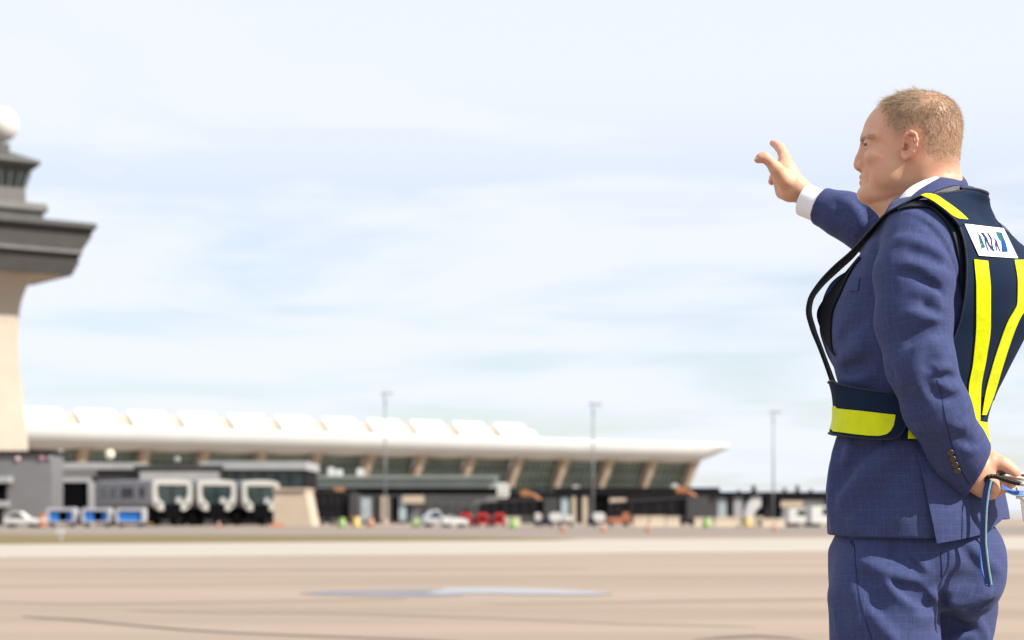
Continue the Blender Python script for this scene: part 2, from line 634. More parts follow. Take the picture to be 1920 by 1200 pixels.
def head(P):
    f, l, u = head_local(P)
    S = np.stack([f, np.abs(l), u], 1)
    uc = np.clip(u, -.1189, .1049)
    ff, fb, fm, w, n = [np.interp(uc, *t) for t in HTT]
    L = np.where(f > fm, ff - fm, fm - fb)
    r = (np.abs((f - fm) / L)**n + np.abs(l / w)**n)**(1 / n)
    d = (r - 1) * np.minimum(L, w)
    d = np.sqrt(np.maximum(d, 0)**2 + (u - uc)**2) + np.minimum(d, 0)
    V = lambda a, b, c: np.array([a, b, c])
    # brow ridge, cheek bones, jaw, chin
    d = smin(d, chain(S, [(V(.102, 0, .006), .006), (V(.1000, .020, .0125), .0066), (V(.088, .040, .0135), .0070), (V(.074, .055, .009), .007)], .01), .012)
    d = smin(d, ellip(S, V(.0725, .0435, -.030), (.0275, .022, .0175)), .013)
    d = smin(d, ellip(S, V(.050, .047, -.066), (.030, .020, .028)), .02)
    d = smin(d, ellip(S, V(.100, .0, -.0985), (.017, .020, .013)), .012)
    # eye sockets
    d = smax(d, -ellip(S, V(.1165, .032, -.0035), (.0165, .0215, .0125)), .010)
    # nose
    d = smin(d, chain(S, [(V(.099, 0, .004), .0085), (V(.1075, 0, -.012), .0085), (V(.1135, 0, -.026), .0095), (V(.1165, 0, -.0365), .0112)], .008), .009)
    d = smin(d, ellip(S, V(.1075, .0125, -.0405), (.0115, .0075, .0085)), .006)
    d = smin(d, cone(S, V(.116, 0, -.042), V(.108, 0, -.0475), .0065, .006), .005)
    d = smax(d, -ellip(S, V(.1105, .0082, -.0482), (.0065, .0038, .0055)), .003)
    # lids
    e = S - V(.0905, .0335, -.003)
    lid = np.linalg.norm(e, axis=1) - .0142
    op = np.maximum(np.abs(e[:, 2] + .0012 + .08 * e[:, 1]) - .0023, np.abs(e[:, 1] - .001) - .0115)
    op = np.maximum(op, -e[:, 0])
    lid = smax(lid, -op, .0015)
    d = smin(d, lid, .004)
    # crow's feet, bag
    d += .0010 * np.exp(-((S - V(.0985, .032, -.0165))**2).sum(1) / .00004)
    for (a, b, c) in ((.080, .056, .002), (.079, .057, -.004), (.078, .057, -.010)):
        d += .0008 * np.exp(-(cone(S, V(a + .003, b - .004, c * .6 - .002), V(a - .008, b + .004, c * 1.5), 0, 0) / .0022)**2)
    # lips
    d = smin(d, chain(S, [(V(.1105, 0, -.0625), .0052), (V(.1085, .010, -.0632), .0045), (V(.1005, .0225, -.0672), .0028)], .004), .004)
    d = smin(d, chain(S, [(V(.1095, 0, -.0735), .0062), (V(.1075, .010, -.0728), .0054), (V(.1000, .0215, -.0690), .003)], .004), .004)
    d += .0024 * np.exp(-(chain(S, [(V(.117, 0, -.0678), 0), (V(.113, .012, -.0678), 0), (V(.102, .026, -.0698), 0)], .001) / .0022)**2)
    # nasolabial fold, marionette line, chin crease
    d += .0036 * np.exp(-(chain(S, [(V(.106, .019, -.036), 0), (V(.103, .027, -.050), 0), (V(.096, .033, -.066), 0), (V(.094, .032, -.078), 0)], .001) / .0042)**2)
    d += .0016 * np.exp(-(cone(S, V(.113, 0, -.0845), V(.104, .018, -.084), 0, 0) / .004)**2)
    # submental and neck
    near = np.stack([f, l, u], 1)
    nk = chain(P, [(J(1737, 312, 0), .0575), (J(1743, 350, 0), .0615), (J(1750, 400, .005), .068), (J(1755, 450, .01), .078)], .02)
    sub = chain(near, [(V(.078, 0, -.098), .020), (V(.052, 0, -.112), .030), (V(.030, 0, -.138), .034), (V(.012, 0, -.175), .036)], .02)
    d = smin(d, smin(nk, sub, .035), .028)
    # sternomastoid strand behind the ear and creases of the neck
    d -= .0012 * np.exp(-(chain(S, [(V(-.030, .066, -.045), 0), (V(.0, .066, -.085), 0), (V(.03, .05, -.125), 0)], .002) / .010)**2)
    d += .0018 * np.exp(-(chain(S, [(V(-.018, .076, -.052), 0), (V(-.012, .072, -.075), 0), (V(-.01, .07, -.09), 0)], .002) / .004)**2)
    d += .0015 * np.exp(-(chain(S, [(V(-.085, .0, -.068), 0), (V(-.075, .045, -.070), 0)], .002) / .004)**2)
    # ears
    a = R(-12); ca, sa = math.cos(a), math.sin(a)
    eo = V(.0065, .0755, -.0175); es = .90
    q = (S - eo) / es
    x = q[:, 0] * ca - q[:, 2] * sa; y = q[:, 0] * sa + q[:, 2] * ca; z = q[:, 1]
    # the ear stands away from the head towards its back rim
    z2 = z - .004 - .30 * np.clip(.012 - x, 0, .05)
    Q = np.stack([x, y, z2], 1)
    rim = chain(Q, [(V(.009, -.003, .001), .0022), (V(.0135, .010, .002), .0030), (V(.0095, .0225, .003), .0042), (V(.000, .0285, .005), .0046), (V(-.0105, .0250, .006), .0046),
                    (V(-.0170, .0140, .006), .0044), (V(-.0180, .001, .005), .0042), (V(-.0135, -.013, .003), .0040), (V(-.006, -.0225, .001), .0045), (V(.002, -.0285, .000), .0058), (V(.009, -.0245, -.001), .0045), (V(.012, -.0160, -.002), .0035)], .003)
    plate = ellip(Q, V(-.002, .001, -.0025), (.0160, .0270, .0035))
    ear = smin(rim, plate, .004)
    ear = smin(ear, chain(Q, [(V(.004, .0165, .002), .0022), (V(-.006, .014, .003), .003), (V(-.0095, .002, .003), .003), (V(-.006, -.010, .003), .003), (V(.003, -.0155, .002), .003)], .003), .003)
    ear = smax(ear, -ellip(Q, V(.0035, -.0015, .004), (.0080, .0125, .0125)), .002)
    ear = smax(ear, -ellip(Q, V(.0040, .0110, .006), (.0085, .0045, .0065)), .002)
    ear = smax(ear, -chain(Q, [(V(.002, .0215, .008), .003), (V(-.009, .0195, .008), .0032), (V(-.0135, .008, .008), .0032), (V(-.0125, -.006, .008), .003)], .002), .002)
    root = ellip(q, V(.0015, -.004, .000), (.0135, .009, .0235))
    ear = smin(ear, root, .006)
    ear = smax(ear, -ellip(Q, V(.0060, -.0045, .002), (.0055, .0085, .013)), .002)
    ear = smin(ear, ellip(Q, V(.0125, -.005, .003), (.0035, .006, .0055)), .003) * es
    d = smin(d, ear, .004)
    return d


# ---------------------------------------------------------------- hands
def hand_f(P):
    """raised right hand: thumb towards the face side, index pointing away, the others curled behind"""
    g = .42
    d = chain(P, [(J(1575, 402, g - .012), .026), (J(1520, 374, g + .032), .0262), (J(1498, 355, g + .03), .0258)], .01)
    # palm: broad slab from wrist to knuckles
    d = smin(d, chain(P, [(J(1492, 350, g + .02), .0235), (J(1475, 322, g + .035), .0225), (J(1472, 304, g + .05), .0165)], .01), .012)
    d = smin(d, chain(P, [(J(1484, 356, g + .03), .022), (J(1469, 342, g + .05), .020), (J(1462, 325, g + .05), .018)], .01), .014)
    d = smin(d, chain(P, [(J(1478, 362, g + .03), .018), (J(1468, 360, g + .05), .0165)], .01), .012)
    # thumb
    d = smin(d, chain(P, [(J(1471, 338, g + .01), .0185), (J(1455, 316, g + .0), .0150), (J(1441, 300.5, g - .005), .0108), (J(1433, 295, g - .005), .0114), (J(1427, 296, g - .005), .0098), (J(1420.5, 299.5, g), .0076)], .006), .010)
    # index
    d = smin(d, chain(P, [(J(1473, 302, g + .05), .0150), (J(1467, 285, g + .065), .0108), (J(1462, 277, g + .085), .0104), (J(1456, 271.5, g + .105), .0090), (J(1449.5, 268.5, g + .125), .0078)], .005), .006)
    # middle, ring, little: bent over beyond the palm
    d = smin(d, chain(P, [(J(1476, 312, g + .055), .0145), (J(1468, 306, g + .10), .0112), (J(1459, 318, g + .125), .0105), (J(1451, 333, g + .115), .0098), (J(1447.5, 340, g + .105), .0088)], .004), .004)
    d = smin(d, chain(P, [(J(1480, 328, g + .055), .0140), (J(1474, 325, g + .10), .0108), (J(1466, 338, g + .125), .0102), (J(1462, 350, g + .112), .0094)], .004), .004)
    d = smin(d, chain(P, [(J(1484, 344, g + .05), .0125), (J(1479, 346, g + .088), .0094), (J(1472, 356, g + .105), .0090), (J(1468, 363, g + .092), .0082)], .004), .004)
    return d


def hand_n(P):
    """left hand behind the back, thumb over the cards, fingers closed below"""
    g = -.15
    d = chain(P, [(J(1800, 852, g - .01), .030), (J(1828, 884, g), .0275), (J(1843, 890, g), .0265)], .015)
    d = smin(d, chain(P, [(J(1838, 874, g + .0), .0260), (J(1855, 869, g + .01), .0235), (J(1866, 873, g + .02), .0190)], .01), .012)
    d = smin(d, chain(P, [(J(1831, 905, g - .005), .0215), (J(1845, 912, g - .005), .0205), (J(1853, 908, g), .0165)], .01), .014)
    # thumb
    d = smin(d, chain(P, [(J(1862, 868, g - .006), .0175), (J(1878, 870, g - .010), .0140), (J(1891, 878, g - .012), .0124), (J(1901, 886, g - .012), .0112), (J(1912, 893, g - .010), .0080)], .006), .009)
    # fingers
    d = smin(d, chain(P, [(J(1853, 898, g + .0), .0165), (J(1861, 906, g - .014), .0120), (J(1863, 917, g - .016), .0116), (J(1859, 926, g - .008), .0105), (J(1851, 929, g + .0), .0095)], .005), .006)
    d = smin(d, chain(P, [(J(1862, 893, g + .025), .0150), (J(1876, 902, g + .008), .0114), (J(1877, 914, g + .004), .0110), (J(1871, 922, g + .012), .0100)], .005), .004)
    d = smin(d, chain(P, [(J(1868, 888, g + .045), .0140), (J(1888, 899, g + .032), .0108), (J(1889, 910, g + .028), .0102), (J(1882, 917, g + .036), .0092)], .005), .004)
    d = smin(d, chain(P, [(J(1870, 882, g + .06), .0120), (J(1896, 896, g + .055), .0096), (J(1897, 905, g + .052), .0092), (J(1890, 911, g + .056), .0082)], .005), .004)
    return d


def shoe_sdf(P, a, f=FB):
    l = np.array([-f[1], f[0], 0]) * -1
    q = P - a
    S = np.stack([q @ f, q @ l, q[:, 2]], 1)
    V = lambda *x: np.array(x)
    d = chain(S, [(V(-.055, 0, .035), .038), (V(.05, 0, .03), .040), (V(.13, 0, .022), .042), (V(.185, 0, .018), .032)], .03)
    d = smin(d, chain(S, [(V(-.04, 0, .05), .04), (V(-.03, 0, .10), .042)], .02), .03)
    return smax(d, -S[:, 2] + .002, .006)


FOOT_N = np.array([*J(1690, 1903, -.08)[:2], 0]); FOOT_F = np.array([*J(1774, 1903, .10)[:2], 0])


def body(P):
    """one skin from head to foot; what the clothes hide is kept slim"""
    def part(fn, m):
        o = np.full(len(P), .3)
        if m.any(): o[m] = fn(P[m])
        return o
    z = P[:, 2]
    d = part(head, z > Hh(480, DM))
    t = smax(torso0(P, -.03), z - Hh(395, DM), .03)
    t = smax(t, Hh(1060, DM) - z, .05)
    d = smin(d, t, .04)
    sl = lambda C, k: [(p, r * k) for p, r in C]
    d = smin(d, chain(P, sl(ARM_N[:-1], .62), .02), .02)
    d = smin(d, chain(P, sl(ARM_F[:-1], .48), .02), .02)
    d = smin(d, part(hand_n, np.linalg.norm(P - J(1858, 892, -.14), axis=1) < .22), .014)
    d = smin(d, part(hand_f, np.linalg.norm(P - J(1500, 350, .46), axis=1) < .25), .014)
    d = smin(d, chain(P, sl(LEG_N, .62), .02), .04)
    d = smin(d, chain(P, sl(LEG_F, .62), .02), .04)
    for a, s in ((FOOT_N, 1), (FOOT_F, 1)):
        S0 = a + np.array([0, 0, .045])
        d = smin(d, chain(P, [(S0 + np.array([0, 0, .06]), .035), (S0 - FB * .03, .026), (S0 + FB * .06, .026), (S0 + FB * .15 - UP * .012, .02)], .02), .02)
    return d
# ------------------------------------------------------------------- materials of the man
def cloth_mat(name, base, line=.16, spec=.09):
    m, nt, b = new_mat(name)
    at = N(nt, 'ShaderNodeAttribute', attribute_name='cloth')
    sp = N(nt, 'ShaderNodeSeparateXYZ'); nt.links.new(at.outputs['Vector'], sp.inputs[0])
    def mth(op, a, bb=None):
        n = N(nt, 'ShaderNodeMath', operation=op)
        for i, v in enumerate((a, bb)):
            if v is None: continue
            if isinstance(v, (int, float)): n.inputs[i].default_value = v
            else: nt.links.new(v, n.inputs[i])
        return n.outputs[0]
    def lines(s, per, wd):
        f = mth('FRACT', mth('DIVIDE', s, per))
        a = mth('ABSOLUTE', mth('SUBTRACT', f, .5))
        mr = N(nt, 'ShaderNodeMapRange', interpolation_type='SMOOTHSTEP')
        nt.links.new(a, mr.inputs['Value'])
        mr.inputs['From Min'].default_value = 0; mr.inputs['From Max'].default_value = wd / per
        mr.inputs['To Min'].default_value = 1; mr.inputs['To Max'].default_value = 0
        return mr.outputs[0]
    def streak(su, sv, det=2.0):
        c = N(nt, 'ShaderNodeCombineXYZ')
        nt.links.new(mth('DIVIDE', sp.outputs[0], su), c.inputs[0]); nt.links.new(mth('DIVIDE', sp.outputs[1], sv), c.inputs[1])
        n = N(nt, 'ShaderNodeTexNoise', i_Scale=1.0, i_Detail=det, i_Roughness=.6)
        nt.links.new(c.outputs[0], n.inputs['Vector'])
        return n.outputs['Fac']
    h = mth('SUBTRACT', streak(.022, .0016), .5); v = mth('SUBTRACT', streak(.0016, .022), .5)
    big = mth('SUBTRACT', streak(.05, .05, 3.0), .5)
    ln = mth('ADD', lines(sp.outputs[1], .0165, .0016), lines(sp.outputs[0], .0145, .0016))
    tot = mth('ADD', mth('ADD', mth('MULTIPLY', mth('ADD', h, v), .75), mth('MULTIPLY', big, .25)), mth('MULTIPLY', ln, line))
    fac = mth('ADD', mth('MULTIPLY', tot, 1.0), .95)
    mx = N(nt, 'ShaderNodeMix', data_type='RGBA', blend_type='MULTIPLY'); mx.inputs['Factor'].default_value = 1
    mx.inputs['A'].default_value = (*base, 1); nt.links.new(fac, mx.inputs['B'])
    nt.links.new(mx.outputs['Result'], b.inputs['Base Color'])
    b.inputs['Roughness'].default_value = .75; b.inputs['Specular IOR Level'].default_value = spec
    b.inputs['Sheen Weight'].default_value = .10; b.inputs['Sheen Roughness'].default_value = .5
    b.inputs['Sheen Tint'].default_value = (.6, .62, .9, 1)
    bp = N(nt, 'ShaderNodeBump'); bp.inputs['Strength'].default_value = .35; bp.inputs['Distance'].default_value = .0012
    nt.links.new(mth('ADD', h, v), bp.inputs['Height']); nt.links.new(bp.outputs['Normal'], b.inputs['Normal'])
    return m


M_SUIT = cloth_mat('suit_wool', (.040, .053, .134))
M_SHIRT = simple('shirt_cotton', (.80, .80, .84), .8, var=.03, scale=90, bump=.08)
M_NAVY, nt, b = new_mat('vest_mesh')
at = N(nt, 'ShaderNodeAttribute', attribute_name='cloth'); sp = N(nt, 'ShaderNodeSeparateXYZ'); nt.links.new(at.outputs['Vector'], sp.inputs[0])
def knit(sock, per):
    d = N(nt, 'ShaderNodeMath', operation='MULTIPLY'); nt.links.new(sock, d.inputs[0]); d.inputs[1].default_value = 2 * math.pi / per
    q = N(nt, 'ShaderNodeMath', operation='SINE'); nt.links.new(d.outputs[0], q.inputs[0]); return q.outputs[0]
mu = N(nt, 'ShaderNodeMath', operation='MULTIPLY'); nt.links.new(knit(sp.outputs[0], .0060), mu.inputs[0]); nt.links.new(knit(sp.outputs[1], .0046), mu.inputs[1])
nz = N(nt, 'ShaderNodeTexNoise', i_Scale=14.0, i_Detail=4.0); nt.links.new(at.outputs['Vector'], nz.inputs['Vector'])
mr = N(nt, 'ShaderNodeMapRange'); nt.links.new(mu.outputs[0], mr.inputs['Value']); mr.inputs['From Min'].default_value = -.2; mr.inputs['From Max'].default_value = 1; mr.inputs['To Max'].default_value = .75
m3 = N(nt, 'ShaderNodeMath', operation='MULTIPLY'); nt.links.new(mr.outputs[0], m3.inputs[0]); nt.links.new(nz.outputs['Fac'], m3.inputs[1])
mx = N(nt, 'ShaderNodeMix', data_type='RGBA'); nt.links.new(m3.outputs[0], mx.inputs['Factor'])
mx.inputs['A'].default_value = (.004, .011, .032, 1); mx.inputs['B'].default_value = (.035, .06, .11, 1)
nt.links.new(mx.outputs['Result'], b.inputs['Base Color']); b.inputs['Roughness'].default_value = .85; b.inputs['Specular IOR Level'].default_value = .12
M_BLACK = simple('vest_lining_shade', (.004, .005, .008), .85, var=.3, scale=300, spec=.15)
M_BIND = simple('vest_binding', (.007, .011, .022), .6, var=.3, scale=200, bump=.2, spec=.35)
M_LIME = simple('reflective_lime', (.60, .67, .004), .45, var=.08, scale=30, bump=.22, spec=.14)
M_PATCH = simple('patch_white', (.80, .81, .80), .6, var=.04, scale=60)
M_TEAL = simple('print_teal', (.008, .10, .12), .6, spec=.08, var=.25, scale=120)
M_INK = simple('print_blue', (.012, .022, .13), .6, spec=.08, var=.15, scale=100)
M_BLUE = simple('print_mid_blue', (.006, .05, .21), .6, spec=.08, var=.25, scale=120)
M_PALE = simple('print_pale_yellow', (.72, .76, .48), .6, var=.12, scale=160)
M_BTN = simple('horn_button', (.055, .032, .022), .35, var=.5, scale=300, spec=.6)
M_SHOE = simple('shoe_leather', (.012, .010, .010), .3, var=.2, scale=30)

# skin: base tone varied by patches of redness carried by the vertices
M_SKIN, nt, b = new_mat('skin')
at = N(nt, 'ShaderNodeAttribute', attribute_name='red')
ah = N(nt, 'ShaderNodeAttribute', attribute_name='scalp')
tc = N(nt, 'ShaderNodeTexCoord')
n1 = N(nt, 'ShaderNodeTexNoise', i_Scale=38.0, i_Detail=6.0, i_Roughness=.65); nt.links.new(tc.outputs['Object'], n1.inputs['Vector'])
n2 = N(nt, 'ShaderNodeTexNoise', i_Scale=520.0, i_Detail=4.0); nt.links.new(tc.outputs['Object'], n2.inputs['Vector'])
r1 = N(nt, 'ShaderNodeMapRange'); nt.links.new(n1.outputs['Fac'], r1.inputs['Value'])
r1.inputs['From Min'].default_value = .3; r1.inputs['From Max'].default_value = .7; r1.inputs['To Min'].default_value = -.35; r1.inputs['To Max'].default_value = .5
ad = N(nt, 'ShaderNodeMath', operation='ADD'); nt.links.new(at.outputs['Fac'], ad.inputs[0]); nt.links.new(r1.outputs[0], ad.inputs[1])
mx = N(nt, 'ShaderNodeMix', data_type='RGBA'); nt.links.new(ad.outputs[0], mx.inputs['Factor'])
mx.inputs['A'].default_value = (.60, .355, .225, 1); mx.inputs['B'].default_value = (.61, .275, .195, 1)
m2 = N(nt, 'ShaderNodeMix', data_type='RGBA'); nt.links.new(ah.outputs['Fac'], m2.inputs['Factor'])
nt.links.new(mx.outputs['Result'], m2.inputs['A']); m2.inputs['B'].default_value = (.30, .185, .115, 1)
nt.links.new(m2.outputs['Result'], b.inputs['Base Color'])
b.inputs['Roughness'].default_value = .5; b.inputs['Specular IOR Level'].default_value = .4
b.inputs['Subsurface Weight'].default_value = .18; b.inputs['Subsurface Radius'].default_value = (1.0, .35, .2); b.inputs['Subsurface Scale'].default_value = .008
bp = N(nt, 'ShaderNodeBump'); bp.inputs['Strength'].default_value = .25; bp.inputs['Distance'].default_value = .0012
nt.links.new(n2.outputs['Fac'], bp.inputs['Height']); nt.links.new(bp.outputs['Normal'], b.inputs['Normal'])

M_HAIR, nt, b = new_mat('hair')
at = N(nt, 'ShaderNodeAttribute', attribute_name='tone')
cr = N(nt, 'ShaderNodeValToRGB'); nt.links.new(at.outputs['Fac'], cr.inputs[0])
cr.color_ramp.elements[0].color = (.19, .130, .080, 1); cr.color_ramp.elements[1].color = (.74, .63, .49, 1)
e = cr.color_ramp.elements.new(.5); e.color = (.40, .285, .185, 1)
nt.links.new(cr.outputs[0], b.inputs['Base Color']); b.inputs['Roughness'].default_value = .45
b.inputs['Specular IOR Level'].default_value = .35

M_EYE, nt, b = new_mat('eyeball')
ae = N(nt, 'ShaderNodeAttribute', attribute_name='iris')
cr = N(nt, 'ShaderNodeValToRGB'); nt.links.new(ae.outputs['Fac'], cr.inputs[0])
cr.color_ramp.interpolation = 'CONSTANT'
cr.color_ramp.elements[0].color = (.005, .005, .006, 1); cr.color_ramp.elements[1].position = .20; cr.color_ramp.elements[1].color = (.055, .06, .06, 1)
e = cr.color_ramp.elements.new(.64); e.color = (.30, .25, .23, 1)
nt.links.new(cr.outputs[0], b.inputs['Base Color']); b.inputs['Roughness'].default_value = .12

# ------------------------------------------------------------------- body
V, Fq = sdf_mesh(body, (-.1, 3.4, -.02), (1.3, 4.9, 1.95), .0022, L=5, slack=2.0)
me = fast_mesh('person', V, Fq)
person = link('person', me, M_SKIN)
tag(person, 'man in blue suit and navy reflective vest pointing left, other hand behind his back', 'person')

HAIR_PX = [(1632, 150), (1636, 182), (1654, 188), (1668, 197), (1664, 212), (1660, 226), (1668, 240), (1678, 250), (1684, 262), (1690, 266), (1694, 250), (1702, 238), (1716, 236), (1727, 248), (1729, 268), (1733, 284), (1742, 300), (1754, 312), (1778, 314), (1800, 328), (1835, 330), (1835, 140)]


def in_poly(x, y, poly):
    ins = np.zeros(len(x), bool)
    n = len(poly)
    for i in range(n):
        (x1, y1), (x2, y2) = poly[i], poly[(i + 1) % n]
        c = ((y1 > y) != (y2 > y)) & (x < (x2 - x1) * (y - y1) / (y2 - y1 + 1e-9) + x1)
        ins ^= c
    return ins


def side_px(P):
    """the head's own left-side map: both halves folded onto the left"""
    f, l, u = head_local(P)
    return to_px(HC + f[:, None] * FH * HSC + np.abs(l)[:, None] * LH + u[:, None] * UP)


x, y = side_px(V)
f_, l_, u_ = head_local(V)
headz = V[:, 2] > Hh(335, DM)
scalp = np.zeros(len(V))
msk = headz.copy()
jit = 5 * vnoise(V, .006)
for dx in (-9, 0, 9):
    for dy in (-8, 0, 8):
        scalp += in_poly(x + dx + jit, y + dy + jit, HAIR_PX) / 9.0
earm = (np.abs(l_) > .0765) & (np.abs(f_ - .0045) < .026) & (np.abs(u_ + .0175) < .033)
scalp = np.where(headz & ~earm, scalp, 0)
crown = np.exp(-(((f_ + .052) / .030)**2 + ((u_ - .080) / .028)**2 + (l_ / .05)**2))
crown = np.maximum(crown, .0)
set_attr(me, 'scalp', scalp**1.5 * (.62 - .55 * crown))
red = np.zeros(len(V)) + .15
S_ = np.stack([f_, np.abs(l_), u_], 1)
for c, r, a in (((.118, 0, -.036), .018, .7), ((.0045, .08, -.0175), .032, .6), ((.075, .05, -.03), .030, .35), ((.110, 0, -.068), .014, .9), ((-.06, .05, -.07), .05, .3)):
    red += a * np.exp(-((S_ - np.array(c))**2).sum(1) / r**2) * headz
for c in (J(1450, 270, .54), J(1422, 298, .42), J(1447, 340, .52), J(1905, 888, -.16), J(1860, 915, -.16), J(1872, 862, -.14), J(1484, 300, .47), J(1465, 360, .5)):
    red += .75 * np.exp(-((V - c)**2).sum(1) / .022**2)
set_attr(me, 'red', red)

# eyes
for c in EYE:
    bm = bmesh.new(); bmesh.ops.create_uvsphere(bm, u_segments=28, v_segments=20, radius=.0128)
    em = bpy.data.meshes.new('eye'); bm.to_mesh(em); bm.free()
    co = np.array([v.co[:] for v in em.vertices])
    ang = np.arccos(np.clip((co / .0128) @ (FH * .84 + LH * .52 + UP * .03), -1, 1))
    set_attr(em, 'iris', ang / 1.0)
    em.polygons.foreach_set('use_smooth', [True] * len(em.polygons))
    em.transform(Matrix.Translation(Vector(c)))
    link('eye', em, M_EYE, person)

# nails of the two thumbs
M_NAIL = simple('nail', (.72, .50, .42), .25, var=.05, scale=100, spec=.6)
for c, ax_, nrm_ in ((J(1418.6, 296.6, .412), J(1418, 300, .42) - J(1429, 294, .415), np.array([-.35, -.45, .82])), (J(1908.5, 888.5, -.166), J(1912, 893, -.16) - J(1901, 886, -.162), np.array([.35, -.55, .75]))):
    a1 = ax_ / np.linalg.norm(ax_); n1_ = nrm_ - a1 * (nrm_ @ a1); n1_ /= np.linalg.norm(n1_); b1_ = np.cross(n1_, a1)
    bm = bmesh.new(); bmesh.ops.create_uvsphere(bm, u_segments=16, v_segments=10, radius=1)
    nm = bpy.data.meshes.new('thumb_nail'); bm.to_mesh(nm); bm.free()
    nm.transform(Matrix(((a1[0] * .0062, b1_[0] * .0050, n1_[0] * .0016, c[0]), (a1[1] * .0062, b1_[1] * .0050, n1_[1] * .0016, c[1]), (a1[2] * .0062, b1_[2] * .0050, n1_[2] * .0016, c[2]), (0, 0, 0, 1))))
    nm.polygons.foreach_set('use_smooth', [True] * len(nm.polygons))
    link('thumb_nail', nm, M_NAIL, person)

# ------------------------------------------------------------------- hair strands
def strands(name, roots, dirs, lens, rads, tone, mat, nseg=4, curl=.0):
    n = len(roots)
    a = np.cross(dirs, rng.normal(size=(n, 3))); a /= np.linalg.norm(a, axis=1)[:, None] + 1e-9
    b2 = np.cross(dirs, a)
    Vs = []; T = []
    bend = rng.normal(size=(n, 3)) * curl
    for s in range(nseg + 1):
        t = s / nseg
        p = roots + dirs * (lens * t)[:, None] + bend * (lens * t * t)[:, None] - UP * (lens * .10 * t * t)[:, None]
        r = rads * (1 - .75 * t)
        for k in range(3):
            w = 2 * math.pi * k / 3
            Vs.append(p + (a * math.cos(w) + b2 * math.sin(w)) * r[:, None])
    Vs = np.stack(Vs, 1)          # n, (nseg+1)*3, 3
    q = []
    for s in range(nseg):
        for k in range(3):
            q.append([s * 3 + k, s * 3 + (k + 1) % 3, (s + 1) * 3 + (k + 1) % 3, (s + 1) * 3 + k])
    q = np.array(q)
    m = (nseg + 1) * 3
    Fs = (q[None] + (np.arange(n) * m)[:, None, None]).reshape(-1, 4)
    hm = fast_mesh(name, Vs.reshape(-1, 3), Fs)
    set_attr(hm, 'tone', np.repeat(tone, m))
    return link(name, hm, mat, person)


def vert_normals(mesh):
    nn = np.zeros(len(mesh.vertices) * 3, np.float32)
    mesh.vertices.foreach_get('normal', nn)
    return nn.reshape(-1, 3)


VN = vert_normals(me)
cand = np.nonzero((scalp > .08) & headz)[0]
NS = 19000
w = scalp[cand]**1.4 * (1 - .90 * crown[cand]) * np.where(u_[cand] < -.03, .55, 1.0)
# front thinning at the temples
w *= 1 - .75 * np.exp(-(((f_[cand] - .068) / .018)**2 + ((u_[cand] - .088) / .02)**2))
pick = rng.choice(cand, NS, p=w / w.sum())
nrm = VN[pick]
roots = V[pick] + rng.normal(size=(NS, 3)) * .0012
roots -= nrm * ((roots - V[pick]) * nrm).sum(1)[:, None]
f, l, u = f_[pick], l_[pick], u_[pick]
top = np.clip((u - .045) / .03, 0, 1) * np.clip((f + .06) / .05, 0, 1)
flow = (FH[None] * (.9 * top - .65 * (1 - top))[:, None] + LH[None] * (np.sign(l) * .15 + .25 * top)[:, None] - UP[None] * (1.0 * (1 - top))[:, None])
flow = flow - nrm * (flow * nrm).sum(1)[:, None]
flow /= np.linalg.norm(flow, axis=1)[:, None] + 1e-6
cl = vnoise(roots, .012)[:, None] * np.cross(nrm, flow)
d = flow + nrm * (.20 + .18 * rng.random(NS)[:, None] + .25 * (crown[pick])[:, None]) + cl * .55 + rng.normal(size=(NS, 3)) * .16
d /= np.linalg.norm(d, axis=1)[:, None]
ln = .0058 + .0075 * top + .004 * np.clip((u - .0) / .05, 0, 1)
ln = np.where(u < -.02, ln * np.clip(1 + (u + .02) / .055, .35, 1), ln)
ln *= .65 + .6 * rng.random(NS)
tone = np.clip(.42 + .22 * rng.normal(size=NS) + .18 * vnoise(roots, .02) + .25 * crown[pick] + .3 * np.clip((-u - .02) / .03, 0, 1) - .12 * top * (f > .02), 0, 1)
strands('hair', roots - nrm * .0006, d, ln, np.full(NS, .00024), tone, M_HAIR, curl=.22)

# eyebrows
xb, yb = side_px(V)
sgn = np.sign(l_)
eb = chain(S_, [(np.array((.110, .010, .0030)), 0), (np.array((.103, .024, .0075)), 0), (np.array((.092, .040, .0105)), 0), (np.array((.078, .053, .0085)), 0)], .001)
cb = np.nonzero(headz & (eb < .0085) & (np.abs(u_ - .0065) < .0055))[0]
if len(cb):
    for sd in (1, -1):
        cs = cb[sgn[cb] == sd]
        p = rng.choice(cs, 300)
        nb = VN[p]
        fl = LH[None] * sd - FH[None] * .2 + UP[None] * .12 + rng.normal(size=(300, 3)) * .25
        fl -= nb * (fl * nb).sum(1)[:, None]; fl /= np.linalg.norm(fl, axis=1)[:, None]
        db = fl + nb * .22; db /= np.linalg.norm(db, axis=1)[:, None]
        strands('eyebrow', V[p], db, .005 + .003 * rng.random(300), np.full(300, .00018), np.clip(.62 + .2 * rng.normal(size=300), 0, 1), M_HAIR, 3, .1)

# ------------------------------------------------------------------- cloth coordinates
def chain_uv(P, C):
    best = np.full(len(P), 9.); uu = np.zeros(len(P)); vv = np.zeros(len(P)); acc = 0
    for (a, ra), (b_, rb) in zip(C[:-1], C[1:]):
        ba = b_ - a; L = np.linalg.norm(ba); t = ba / L
        h = np.clip((P - a) @ t / L, 0, 1)
        q = P - a - h[:, None] * ba
        dd = np.linalg.norm(q, axis=1)
        e1 = np.cross(t, LB); e1 /= np.linalg.norm(e1); e2 = np.cross(t, e1)
        an = np.arctan2(q @ e1, q @ e2)
        m = dd < best
        best = np.where(m, dd, best); uu = np.where(m, an * .07, uu); vv = np.where(m, acc + h * L, vv)
        acc += L
    return np.stack([uu, vv, 0 * uu], 1)


